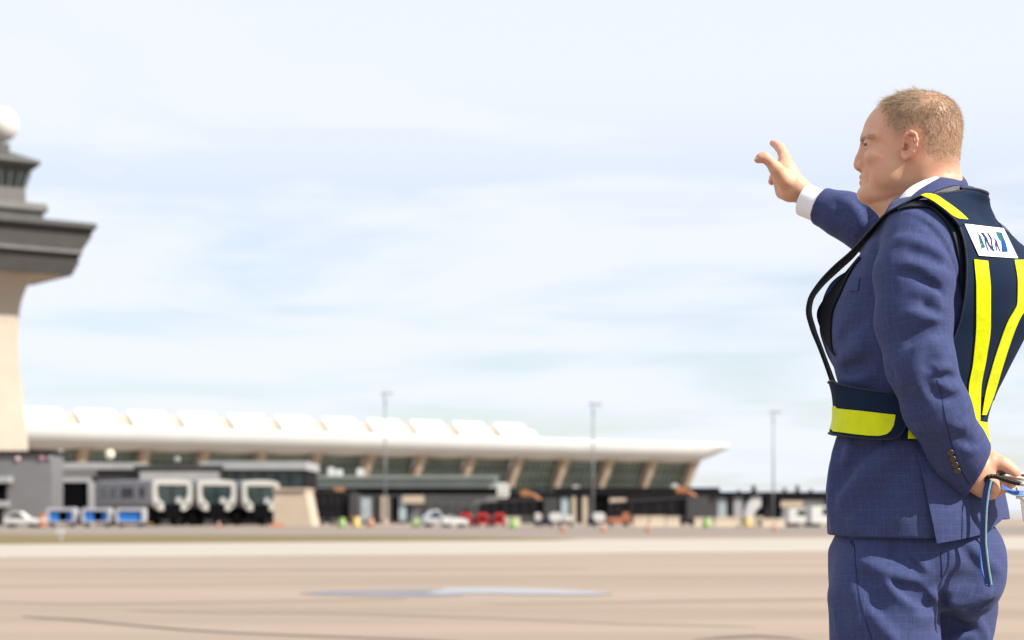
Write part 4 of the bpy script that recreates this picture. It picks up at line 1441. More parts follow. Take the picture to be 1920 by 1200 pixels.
spt = [(2.2, -2.6), (.6, -3.8), (-1.2, -3.2), (-1.6, -1.6), (.2, -.3), (1.8, .9), (1.6, 3.0), (-.2, 3.7), (-2.0, 2.6)]
mb.tube([J(sx + a * .95, sy + b_ * .95, -.1712) for a, b_ in spt], .0006, 6); mb.build('tag_letter', M_COIL, tg_)
# =================================================================== THE AIRFIELD
def C(r, g, b):
    f = lambda v: ((v / 255 + .055) / 1.055)**2.4 if v > 10 else v / 255 / 12.92
    return (f(r), f(g), f(b))


def ground_mat(name, c1, c2, sx, sy, rot=0.0, extra=None, rough=.9):
    m, nt, b = new_mat(name)
    tc = N(nt, 'ShaderNodeTexCoord')
    mp = N(nt, 'ShaderNodeMapping'); mp.inputs['Scale'].default_value = (sx, sy, 1); mp.inputs['Rotation'].default_value = (0, 0, rot)
    nt.links.new(tc.outputs['Object'], mp.inputs['Vector'])
    n1 = N(nt, 'ShaderNodeTexNoise', i_Scale=1.0, i_Detail=8.0, i_Roughness=.62); nt.links.new(mp.outputs[0], n1.inputs['Vector'])
    n2 = N(nt, 'ShaderNodeTexNoise', i_Scale=30.0, i_Detail=3.0); nt.links.new(tc.outputs['Object'], n2.inputs['Vector'])
    cr = N(nt, 'ShaderNodeValToRGB'); nt.links.new(n1.outputs['Fac'], cr.inputs[0])
    cr.color_ramp.elements[0].position = .32; cr.color_ramp.elements[0].color = (*c1, 1)
    cr.color_ramp.elements[1].position = .68; cr.color_ramp.elements[1].color = (*c2, 1)
    if extra:
        e = cr.color_ramp.elements.new(.5); e.color = (*extra, 1)
    mr = N(nt, 'ShaderNodeMapRange'); nt.links.new(n2.outputs['Fac'], mr.inputs['Value'])
    mr.inputs['To Min'].default_value = .86; mr.inputs['To Max'].default_value = 1.14
    mx = N(nt, 'ShaderNodeMix', data_type='RGBA', blend_type='MULTIPLY'); mx.inputs['Factor'].default_value = 1
    nt.links.new(cr.outputs[0], mx.inputs['A']); nt.links.new(mr.outputs[0], mx.inputs['B'])
    nt.links.new(mx.outputs['Result'], b.inputs['Base Color'])
    b.inputs['Roughness'].default_value = rough; b.inputs['Specular IOR Level'].default_value = .25
    bp = N(nt, 'ShaderNodeBump'); bp.inputs['Strength'].default_value = .3; bp.inputs['Distance'].default_value = .004
    nt.links.new(n2.outputs['Fac'], bp.inputs['Height']); nt.links.new(bp.outputs['Normal'], b.inputs['Normal'])
    return m


M_APRON = ground_mat('pavement_beige', (.222, .174, .134), (.312, .248, .193), .035, .22, R(12), (.268, .211, .163))
M_STRIP = ground_mat('pale_concrete', (.315, .285, .242), (.375, .342, .295), .05, .3, R(15))
M_ROAD = ground_mat('service_road', (.165, .138, .115), (.225, .190, .160), .04, .3, R(10))
M_GRASS = ground_mat('dry_grass', (.095, .080, .026), (.175, .130, .062), .12, .5, R(12), (.145, .110, .046))
M_TAR = ground_mat('tar_seam', (.085, .070, .058), (.14, .115, .095), .3, .3)
M_PAINTW = ground_mat('marking_white', (.24, .248, .27), (.31, .318, .34), .6, .9)
M_PAINTB = ground_mat('marking_blue_grey', (.150, .152, .175), (.205, .20, .21), .5, .9)


def flat(name, pts, z, mat):
    """level sheet through ground points"""
    me = bpy.data.meshes.new(name)
    me.from_pydata([(x, y, z) for x, y in pts], [], [tuple(range(len(pts)))])
    bm = bmesh.new(); bm.from_mesh(me)
    for f in bm.faces:
        if f.normal.z < 0: f.normal_flip()
    bm.to_mesh(me); bm.free()
    o = link(name, me, mat); o['kind'] = 'structure'
    return o


def gp(px, py, z=0.0):
    """ground point seen at a photo pixel"""
    Y = FPX * (CAMH - z) / (py - HY)
    return ((px - CX) / FPX * Y, Y)


def strip(name, path, z, mat):
    """ground band: path of (px, py centre, half width in metres)"""
    P = np.array([gp(a, b) for a, b, _ in path]); W = [w_ for *_, w_ in path]
    L = [(p[0], p[1] - w_) for p, w_ in zip(P, W)]; Rr = [(p[0], p[1] + w_) for p, w_ in zip(P, W)]
    vs = [(x, y, z) for x, y in L + Rr]; n = len(P)
    me = bpy.data.meshes.new(name); me.from_pydata(vs, [], [(i, i + 1, n + i + 1, n + i) for i in range(n - 1)])
    bm = bmesh.new(); bm.from_mesh(me)
    for f in bm.faces:
        if f.normal.z < 0: f.normal_flip()
    bm.to_mesh(me); bm.free()
    o = link(name, me, mat); o['kind'] = 'structure'
    return o


flat('ground', [(-9000, -300), (9000, -300), (9000, 18000), (-9000, 18000)], 0, M_APRON)
fl0, fl1 = np.array((-19., 73.)), np.array((13.5, 93.)); fd = (fl1 - fl0) / 32.5
nl0, nl1 = np.array((-12.5, 48.5)), np.array((8.3, 57.4)); nd = (nl1 - nl0) / 20.8
flat('concrete_strip', [tuple(nl0 - nd * 60), tuple(nl0 + nd * 120), tuple(fl0 + fd * 130), tuple(fl0 - fd * 60)], .008, M_STRIP)
flat('service_road', [(-140, 96), (-29, 112), (4, 101), (120, 159), (200, 260), (-160, 200)], .004, M_ROAD)
flat('grass_verge', [tuple(fl0 - fd * 60), tuple(fl0 - fd * 10), tuple(fl0 + fd * 20.5), tuple(fl0 + fd * 22 + np.array((0, 6))), (-6, 108), (-29, 116), (-120, 104)], .012, M_GRASS)
strip('paint_marking', [(560, 1113, .05), (600, 1112, .7), (680, 1112.5, 1.0), (760, 1112.5, 1.25), (820, 1112, 1.3), (870, 1112, .9)], .006, M_PAINTB)
strip('paint_marking', [(800, 1113, .1), (835, 1110, 1.2), (880, 1108.5, 1.15), (940, 1109, 1.1), (1000, 1110, 1.05), (1070, 1112, .85), (1120, 1113, .5), (1150, 1114, .05)], .010, M_PAINTW)
strip('tar_seam', [(40, 1156, .02), (80, 1159, .10), (150, 1163, .12), (240, 1172, .11), (340, 1181, .11), (440, 1187, .10), (560, 1192, .08), (700, 1197, .08), (860, 1204, .08)], .004, M_TAR)
strip('tar_seam', [(1300, 1201, .02), (1350, 1196, .12), (1420, 1193, .15), (1480, 1197, .12), (1520, 1204, .03)], .004, M_TAR)
M_TYREM = ground_mat('tyre_mark', (.185, .148, .118), (.245, .195, .152), .25, .4)
strip('tyre_mark', [(-40, 1129, .02), (120, 1133, .16), (330, 1131, .20), (560, 1127, .18), (760, 1124, .05)], .004, M_TYREM)
strip('tyre_mark', [(240, 1146, .02), (380, 1149, .10), (620, 1150, .13), (900, 1158, .12), (1180, 1170, .10), (1420, 1176, .02)], .004, M_TYREM)
strip('tyre_mark', [(900, 1134, .02), (1080, 1131, .16), (1300, 1127, .18), (1560, 1124, .14)], .004, M_TYREM)
strip('tyre_mark', [(-60, 1072, .1), (300, 1070, .55), (700, 1068, .6), (1100, 1066, .3)], .004, M_TYREM)
strip('tar_seam', [(-20, 1101, .10), (200, 1098, .10), (480, 1093, .09), (700, 1091, .07), (1000, 1090, .04)], .004, ground_mat('seam_faint', (.24, .195, .155), (.31, .255, .20), .2, .2))

M_WHITE = simple('white_paint', (.52, .52, .50), .5, var=.06, scale=.6)
M_LAV = simple('lavender_grey', (.235, .230, .255), .6, var=.08, scale=.5)
M_CREAMW = simple('warm_white_paint', (.345, .34, .315), .5, var=.06, scale=.6)
M_ROOF = simple('roof_white', (.56, .58, .585), .55, var=.05, scale=.15)
M_CONC = simple('tan_concrete', (.39, .315, .24), .85, var=.12, scale=.4)
M_SHAFT = simple('shaft_cream', (.41, .355, .29), .85, var=.06, scale=.3)
M_GREY = simple('grey_cladding', (.145, .145, .152), .7, var=.10, scale=.3)
M_LGREY = simple('light_grey', (.30, .305, .31), .7, var=.10, scale=.4)
M_MGREY = simple('mid_grey', (.055, .055, .058), .8, spec=.15, var=.15, scale=.4)
M_DGREY = simple('dark_grey', (.010, .010, .012), .85, spec=.1, var=.2, scale=.5)
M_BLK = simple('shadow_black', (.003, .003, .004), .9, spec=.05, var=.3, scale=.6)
M_TOWER = simple('tower_panel', (.060, .058, .054), .6, var=.15, scale=.5)
M_TOWERL = simple('tower_rib', (.100, .098, .092), .6, var=.12, scale=.5)
M_GLASS = simple('dark_glass', (.016, .030, .030), .12, var=.3, scale=.2, spec=.6)
M_GLASSG = simple('green_glass', (.15, .205, .18), .25, var=.35, scale=.12, spec=.5)
M_TEALG = simple('teal_grey_panel', (.22, .265, .255), .6, var=.12, scale=.3)
M_BEIGE = simple('beige_block', (.43, .355, .27), .85, var=.08, scale=.6)
M_BLUEC = simple('blue_curtain', (.008, .17, .56), .6, var=.25, scale=1.2)
M_REDP = simple('red_paint', (.42, .018, .016), .4, var=.15, scale=2)
M_ORNG = simple('orange_paint', (.36, .125, .055), .5, var=.2, scale=2)
M_RUST = simple('rust_orange', (.33, .13, .05), .55, var=.25, scale=2)
M_CARTW = simple('cart_frame_grey', (.38, .375, .40), .5, var=.08, scale=2)
M_LIMEP = simple('lime_plastic', (.20, .36, .06), .5, var=.15, scale=3)
M_YEL = simple('yellow_paint', (.62, .42, .06), .5, var=.2, scale=2)
M_NAVYP = simple('navy_paint', (.012, .018, .06), .4, var=.2, scale=2)
M_SILV = simple('silver_paint', (.50, .51, .53), .35, metal=.4, var=.1, scale=2)
M_TYRE = simple('tyre_rubber', (.014, .014, .015), .85, var=.2, scale=6)
M_POLE = simple('pole_grey', (.17, .18, .205), .6, var=.1, scale=1)
M_BLUEG = simple('blue_grey_door', (.30, .36, .39), .6, var=.1, scale=.6)

tu = np.array([.811, .585, 0.]); tn = np.array([.585, -.811, 0.])
ROT = math.atan2(.585, .811)
TP = np.array([-78.1, 362., 0.])
BAY = 12.2


def T(s, n, z):
    return TP + tu * s + tn * n + UP * z


def loft_s(mb, prof, ss, f=None, mi=0):
    """closed (n, z) profile carried along the terminal at the stations ss"""
    k = len(prof); vs = []
    for s in ss:
        for j, (n, z) in enumerate(prof):
            if f: n, z = f(s, j, n, z)
            vs.append(T(s, n, z))
    fs = [(i * k + j, i * k + (j + 1) % k, (i + 1) * k + (j + 1) % k, (i + 1) * k + j) for i in range(len(ss) - 1) for j in range(k)]
    fs += [tuple(range(k)), tuple(range((len(ss) - 1) * k, len(ss) * k))]
    mb.add(vs, fs, mi)


# ---- terminal: hanging roof between two rows of leaning columns
term = empty('terminal_building', T(60, 0, 0), 'long airport terminal with a white swooping roof on leaning tan columns', 'terminal')
top = [(-70, 23.1), (-67.5, 20.9), (-65, 19.2), (-61, 17.8), (-54, 16.9), (-42, 16.2), (-26, 15.6), (-12, 16.0), (-4, 16.8), (1.5, 17.4), (3.4, 17.6)]
bot = [(.8 + 3.8 * math.cos(R(q)), 17.35 - 3.75 * math.sin(R(q))) for q in range(4, 91, 8)] + [(-2, 13.4), (-8, 13.8), (-26, 14.2), (-42, 15.0), (-54, 16.0), (-61, 17.0), (-65.3, 18.4), (-68, 20.2), (-70.6, 22.5)]
prof = top + bot
nt_ = len(top)
ss = np.arange(-60, 155, BAY / 6)
def sag(s, j, n, z):
    fr = (s / BAY) % 1.0
    d = math.sin(math.pi * fr)
    if nt_ + 8 <= j <= nt_ + 11: z -= .38 * d
    if s > 147:                                   # the roof thins to an edge past the last column
        a = (s - 147) / 7.5
        if nt_ <= j <= nt_ + 11: z += a * (16.9 - z) * .85
    return n, z
mb = MB(); loft_s(mb, prof, ss, sag); ro = mb.build('roof', M_ROOF, term, smooth=True); ro.data.set_sharp_from_angle(angle=R(35))
for k in range(-3, 13):                             # airside columns
    s = k * BAY; mb = MB()
    pts = [(-6.2, 0.0, .95), (-4.6, 3.5, .9), (-2.6, 7.8, .85), (-.4, 11.5, .95), (1.5, 14.6, 1.25)]
    vs = []
    for n, z, h in pts:
        vs += [T(s - h, n - 1.0, z), T(s + h, n - 1.0, z), T(s + h * .8, n + .75, z), T(s - h * .8, n + .75, z)]
    fs = [(i * 4 + j, i * 4 + (j + 1) % 4, i * 4 + 4 + (j + 1) % 4, i * 4 + 4 + j) for i in range(len(pts) - 1) for j in range(4)] + [(0, 1, 2, 3), (16, 17, 18, 19)]
    mb.add(vs, fs); mb.build('column', M_CONC, term)
for k in range(-3, 12):                             # glass wall between them
    s0, s1 = k * BAY + .9, (k + 1) * BAY - .9
    mb = MB()
    a, b_ = (-4.2, 6.2), (-.9, 13.5)
    g0 = lambda s, t: T(s, a[0] + (b_[0] - a[0]) * t, a[1] + (b_[1] - a[1]) * t)
    mb.prism([g0(s0, 0), g0(s1, 0), g0(s1, 1), g0(s0, 1)], -tn * .3, 0)
    wn = mb.build('window', M_GLASSG, term)
    mb = MB()
    for i in range(0, 9):
        s = s0 + (s1 - s0) * i / 8
        mb.prism([g0(s - .07, 0), g0(s + .07, 0), g0(s + .07, 1), g0(s - .07, 1)], tn * .12, 0)
    for t in (.02, .36, .68):
        mb.prism([g0(s0, t), g0(s1, t), g0(s1, t + .02), g0(s0, t + .02)], tn * .09, 0)
    mb.build('mullion', M_DGREY, wn)
SL = [k * BAY * 1.022 + 2.2 for k in range(-4, 14)]
for k, s in enumerate(SL[:-1]):
    mb = MB(); s0, s1 = s + 1.75, SL[k + 1] - 1.75
    if s0 > 152: break
    s1 = min(s1, 154.0)
    lip = [(-70.2, 24.7), (-67.4, 22.6), (-64.8, 20.8), (-60.8, 19.0), (-56, 17.5), (-56, 16.6), (-61.2, 17.6), (-65.1, 18.9), (-67.6, 20.6), (-70.2, 22.8)]
    vs = []
    for ss_ in (s0, s1):
        for i, (n, z) in enumerate(lip):
            # the slots open upwards and close towards the foot of the slope
            w_ = [0, 0, .05, .5, 1.3, 1.3, .5, .05, 0, 0][i] * (1 if ss_ == s1 else -1)
            vs.append(T(ss_ + w_, n, z))
    m_ = len(lip)
    mb.add(vs, [tuple(range(m_))[::-1], tuple(range(m_, 2 * m_))] + [(i, (i + 1) % m_, m_ + (i + 1) % m_, m_ + i) for i in range(m_)])
    mb.build('roof_lip', M_ROOF, term)
for s in SL[4:16]:                                  # heads of the landside columns stand in the slots
    mb = MB(); vs = []
    pp = [(-70.0, 23.9), (-67.4, 21.7), (-64.9, 19.75), (-61, 18.1)]
    for i, (n, z) in enumerate(pp):
        hw_ = 1.6
        vs += [T(s - hw_, n, z - 1.2), T(s + hw_, n, z - 1.2), T(s + hw_, n + .1, z - .25), T(s - hw_, n + .1, z - .25)]
    fs = [(i * 4 + j, i * 4 + (j + 1) % 4, i * 4 + 4 + (j + 1) % 4, i * 4 + 4 + j) for i in range(3) for j in range(4)] + [(0, 1, 2, 3), (12, 13, 14, 15)]
    mb.add(vs, fs); mb.build('column_head', M_CONC, term)
mb = MB(); mb.prism([T(-60, -5.2, 0), T(152, -5.2, 0), T(152, -5.2, 6.15), T(-60, -5.2, 6.15)], -tn * 50); mb.build('wall', M_MGREY, term)
mb = MB(); mb.prism([T(151, -6, 6.16), T(151, -60, 6.16), T(151, -60, 15.5), T(151, -6, 13.9)], -tu * .5); mb.build('end_wall', M_GLASS, term)

# ---- control tower
tw = empty('control_tower', G(2, 283), 'tan control tower with stepped grey cab and white ball on top', 'tower')
TW0 = np.array([(2 - CX) / FPX * 283, 283., 0])
def sq(mb, rows, mi=0, cham=.12):
    """square plan, turned like the terminal: rows of (half width, z)"""
    vs = []
    for h, z in rows:
        c = h * (1 - cham)
        for a, b_ in ((c, -h), (h, -c), (h, c), (c, h), (-c, h), (-h, c), (-h, -c), (-c, -h)):
            vs.append(TW0 + tu * a - tn * b_ + UP * z)
    k = 8; m = len(rows)
    fs = [(i * k + j, i * k + (j + 1) % k, (i + 1) * k + (j + 1) % k, (i + 1) * k + j) for i in range(m - 1) for j in range(k)]
    fs += [tuple(range(k))[::-1], tuple(range((m - 1) * k, m * k))]
    mb.add(vs, fs, mi)
def pz(py): return Hh(py, 279)
def hw(px): return (px - 2) / 17.1
def hs(px): return (px - 2) / 18.4
mb = MB(); sq(mb, [(hs(60), 0), (hs(59), pz(838)), (hs(53), pz(780)), (hs(45), pz(720)), (hs(41), pz(670)), (hs(39), pz(640)), (hs(38.5), pz(605)), (hs(41), pz(578)), (hs(47), pz(553)), (hs(56), pz(533)), (hs(66), pz(521)), (hs(76), pz(516))], cham=.25)
mb.build('shaft', M_SHAFT, tw)
def tier(name, rows, mat, cham=.06):
    m_ = MB(); sq(m_, rows, cham=cham); return m_.build(name, mat, tw)
tier('soffit', [(hw(80), pz(516.5)), (hw(128), pz(512)), (hw(128), pz(509)), (hw(80), pz(509))], M_CONC)
tier('lower_gallery', [(hw(132), pz(513)), (hw(146), pz(487)), (hw(146), pz(485)), (hw(134), pz(485))], M_TOWER)
tier('lower_shade_band', [(hw(142), pz(487)), (hw(149), pz(473)), (hw(120), pz(473))], M_BLK)  # black tier: shade below the gallery edge put into the colour
tier('lower_band', [(hw(150), pz(474)), (hw(152), pz(472)), (hw(151), pz(467)), (hw(148), pz(466))], M_TOWERL)
tier('main_gallery', [(hw(150), pz(467)), (hw(168), pz(441)), (hw(169), pz(439)), (hw(140), pz(438))], M_TOWERL)
tier('main_shade_band', [(hw(166), pz(440)), (hw(173), pz(426)), (hw(120), pz(426))], M_BLK)
tier('main_parapet', [(hw(174), pz(427.5)), (hw(178), pz(425)), (hw(178), pz(416)), (hw(175), pz(416)), (hw(174), pz(420)), (hw(120), pz(421))], M_TOWER)
# ribs across the black bands that stand for shade under each gallery edge
for h0, y0, h1, y1, nn in ((hw(168), 440, hw(175), 426, 40), (hw(144), 487, hw(150), 473, 34)):
    mb = MB()
    for i in range(nn + 1):
        a = .90 * (-1 + 2 * i / nn)
        p0 = TW0 + tu * a * h0 + tn * (h0 + .05); p1 = TW0 + tu * a * h1 + tn * (h1 + .12)
        mb.prism([p0 + UP * pz(y0), p0 + tu * .10 + UP * pz(y0), p1 + tu * .10 + UP * pz(y1), p1 + UP * pz(y1)], tn * .12)
    mb.build('rib_row', M_TOWER, tw)
tier('upper_block', [(hw(86), pz(421)), (hw(80), pz(404)), (hw(80), pz(393)), (hw(60), pz(393))], M_TOWER)
tier('upper_deck', [(hw(86), pz(393)), (hw(89), pz(390)), (hw(87), pz(377)), (hw(84), pz(377)), (hw(83), pz(381)), (hw(50), pz(381))], M_TOWERL)
tier('cab_base', [(hw(48), pz(381)), (hw(47), pz(346)), (hw(40), pz(346))], M_TOWERL)
tier('cab_window', [(hw(43), pz(346)), (hw(54), pz(316)), (hw(40), pz(316))], M_GLASS)
mb = MB()
for a in (-1, -.5, 0, .5, 1):
    p0 = TW0 + tu * a * hw(43) + tn * hw(44); p1 = TW0 + tu * a * hw(54) + tn * hw(55)
    mb.prism([p0 + UP * pz(346), p0 + tu * .25 + UP * pz(346), p1 + tu * .25 + UP * pz(316), p1 + UP * pz(316)], tn * .15)
mb.build('cab_mullion', M_TOWERL, tw)
tier('cab_roof', [(hw(54), pz(316)), (hw(73), pz(302)), (hw(76), pz(298)), (hw(74), pz(294)), (hw(24), pz(277))], M_TOWER)
tier('radome_base', [(hw(19), pz(277)), (hw(19), pz(260))], M_TOWER, .3)
bm = bmesh.new(); bmesh.ops.create_uvsphere(bm, u_segments=36, v_segments=24, radius=32.5 / FPX * 283)
rm = bpy.data.meshes.new('radome'); bm.to_mesh(rm); bm.free(); rm.polygons.foreach_set('use_smooth', [True] * len(rm.polygons))
rm.transform(Matrix.Translation(Vector((TW0[0], TW0[1], Hh(234, 283))))); link('radome', rm, M_WHITE, tw)


# ---- boxes given by their front face
def fbox(mb, x0, x1, y0, y1, Y, dep, mi=0):
    mb.box(((x0 - CX) / FPX * Y, Y, Hh(y1, Y)), ((x1 - CX) / FPX * Y, Y + dep, Hh(y0, Y)), mi)


def part_box(name, mat, par, *a, **k):
    mb = MB(); fbox(mb, *a); return mb.build(name, mat, par, **k)


def gbox(name, mat, par, x0, x1, y0, Y, dep, **k):
    """box standing on the ground"""
    mb = MB(); mb.box(((x0 - CX) / FPX * Y, Y, 0), ((x1 - CX) / FPX * Y, Y + dep, Hh(y0, Y))); return mb.build(name, mat, par, **k)


def lump(px, py, Y, r, flat_=1.0, n=14):
    bm = bmesh.new(); bmesh.ops.create_uvsphere(bm, u_segments=n, v_segments=max(8, n // 2), radius=r / FPX * Y)
    me = bpy.data.meshes.new('lump'); bm.to_mesh(me); bm.free()
    me.transform(Matrix.Translation(Vector(U(px, py, Y))) @ Matrix.Diagonal((1, .5, flat_, 1)))
    me.polygons.foreach_set('use_smooth', [True] * len(me.polygons))
    return me


b1 = empty('service_building', G(20, 236), 'plain grey flat-roofed service building at the foot of the tower', 'building')
gbox('wall', M_GREY, b1, -80, 97, 851, 236, 6)
part_box('roof_edge', M_DGREY, b1, -82, 98.5, 845, 851, 235.6, 7)
part_box('doorway', M_BLK, b1, -14, 12, 907, 943, 235.8, .4)
part_box('canopy', M_LGREY, b1, -18, 17, 893, 905, 234.2, 2)
part_box('ledge', M_LGREY, b1, -18, 15, 939, 950, 235.2, 1)
part_box('doorway', M_BLK, b1, -14, 3, 953, 986, 235.8, .4)
M_PINK = simple('lamp_pink', (.60, .42, .44), .5); M_ROSE = simple('lamp_rose', (.55, .24, .26), .5)
for px, py, r, m_ in ((33, 860, 5, M_PINK), (78, 858, 5, M_ROSE), (92, 858, 4.5, M_LGREY)):
    link('wall_lamp', lump(px, py, 235.85, r), m_, b1)

b2 = empty('baggage_hall', G(240, 264), 'low grey baggage hall with black vehicle openings behind the parked lounges', 'building')
gbox('wall', M_MGREY, b2, 97, 415, 880, 264, 18)
part_box('roof_edge', M_LGREY, b2, 96, 252, 867, 880, 263.5, 18)
part_box('roof_edge', M_MGREY, b2, 252, 416, 872, 880, 263.4, 18)
part_box('lintel', M_LGREY, b2, 98, 170, 894, 904, 263.3, .8)
part_box('opening', M_BLK, b2, 102, 164, 905, 985, 263.6, .5)
part_box('opening', M_BLK, b2, 184, 300, 904, 985, 263.6, .5)
part_box('pillar', M_LGREY, b2, 165, 176, 904, 985, 263.2, .8)
part_box('panel', M_LGREY, b2, 262, 410, 884, 903, 263.55, .5)
part_box('panel', M_GREY, b2, 110, 180, 882, 892, 263.5, .5)
for px, py, r, m_ in ((206, 852, 9, simple('lamp_cream', (.75, .70, .52), .5)), (332, 862, 6, M_LGREY), (113, 847, 4.5, M_LGREY)):
    fl_ = link('roof_lamp', lump(px, py, 264.5, r), m_, b2)
    mb = MB(); mb.tube([U(px, 881, 264.6), U(px, py, 264.6)], .09, 8); mb.build('mast', M_MGREY, fl_)

b3 = empty('dock_building', G(475, 266), 'grey dock building with a pale roof slab and dark window band', 'building')
gbox('wall', M_DGREY, b3, 416, 572, 881, 266, 16)
part_box('roof', M_LGREY, b3, 374, 574, 865, 880.5, 265, 18)
for i in range(6):
    part_box('window', M_GLASS, b3, 420 + i * 25, 442 + i * 25, 884, 912, 265.8, .4)
part_box('parapet', M_LGREY, b3, 376, 416, 880.6, 895, 265.4, 10)

b4 = empty('concourse', G(745, 318), 'long teal grey concourse with a dark shadow line right of the beige block', 'building')
gbox('wall', M_GREY, b4, 572, 932, 926, 318, 14)
part_box('upper_wall', M_TEALG, b4, 560, 932, 896, 915, 317, 15)
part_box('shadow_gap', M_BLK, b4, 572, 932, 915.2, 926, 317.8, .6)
part_box('roof', M_TEALG, b4, 558, 934, 892, 896, 316, 17)
for x0, x1, m_ in ((672, 696, M_BLUEG), (748, 762, M_BLUEG), (700, 712, M_MGREY), (735, 747, M_BLK), (763, 768, M_BLK)):
    part_box('door', m_, b4, x0, x1, 932, 976, 317.6, .6)
part_box('pillar', M_BEIGE, b4, 714, 728, 930, 984, 317.2, .8)
part_box('sign_panel', M_BEIGE, b4, 755, 795, 929, 944, 317.2, .6)
for i in range(7):
    part_box('wall_panel', M_MGREY, b4, 790 + i * 20, 806 + i * 20, 944, 966, 317.85, .3)

b5 = empty('pier', G(1140, 326), 'low dark pier building under the right end of the terminal', 'building')
gbox('wall', M_MGREY, b5, 932, 1346, 926, 326, 14)
part_box('roof', M_DGREY, b5, 926, 1350, 914, 926, 325, 16)
part_box('door', M_BLUEG, b5, 1052, 1066, 932, 978, 325.5, .6)
for x0, x1 in ((1072, 1080), (1092, 1102)):
    part_box('pillar', M_BEIGE, b5, x0, x1, 930, 984, 325.3, .7)
part_box('opening', M_BLK, b5, 1116, 1140, 930, 965, 325.6, .5)
part_box('sign_panel', M_BEIGE, b5, 1143, 1174, 934, 948, 325.2, .6)
for i in range(6):
    part_box('window', M_GLASS, b5, 946 + i * 16, 958 + i * 16, 917, 924, 324.8, .4)

b6 = empty('far_pier', G(1460, 350), 'dark low pier building running off behind the man, pale panels in it', 'building')
gbox('wall', M_MGREY, b6, 1346, 1640, 932, 350, 14)
part_box('roof', M_DGREY, b6, 1340, 1642, 922, 932, 349, 16)
part_box('door', M_BLUEG, b6, 1344, 1362, 934, 976, 349.5, .7)
part_box('panel', M_LGREY, b6, 1376, 1392, 932, 975, 349.4, .6)
part_box('opening', M_BLK, b6, 1426, 1436, 934, 970, 349.5, .6)
part_box('opening', M_BLK, b6, 1450, 1466, 934, 972, 349.5, .6)
part_box('sign_panel', M_BEIGE, b6, 1464, 1506, 939, 952, 349.3, .6)
part_box('panel', M_GREY, b6, 1508, 1545, 936, 966, 349.4, .6)

# pale block with sloping end
blk = MB(); Yb = 226
blk.prism([U(513, 992, Yb), U(586, 992, Yb), U(580, 960, Yb), U(572, 919, Yb), U(513, 919, Yb)], (0, 9, 0))
for v_i, v in enumerate(blk.v):
    if v[2] < .2: blk.v[v_i] = (v[0], v[1], 0)
cb_ = empty('concrete_block', G(550, Yb), 'beige concrete block with a sloping right end beside the lounges', 'concrete block')
blk.build('block', M_BEIGE, cb_)
part_box('cap', M_BEIGE, cb_, 511, 574, 915, 919, Yb - .3, 9.6)


# ---- vehicles: built at the origin with the front at -y, then set down
def place(root, px, Y, rot=0.0, label=None, z=0.0):
    root.location = tuple(G(px, Y, z)); root.rotation_euler = (0, 0, rot)
    if label: root['label'] = label


def wheel_mesh(mb, x, y, r, wd, mi=0):
    mb.tube([(x - wd / 2, y, r), (x + wd / 2, y, r)], r, 16, mi)


def rounded(w0, h0, w1, h1, r, n=5):
    """rounded rectangle outline (x, z)"""
    out = []
    for cx_, cz_, a0 in ((w1 - r, h1 - r, 0), (w0 + r, h1 - r, 90), (w0 + r, h0 + r, 180), (w1 - r, h0 + r, 270)):
        for i in range(n + 1):
            a = R(a0 + 90 * i / n); out.append((cx_ + r * math.cos(a), cz_ + r * math.sin(a)))
    return out


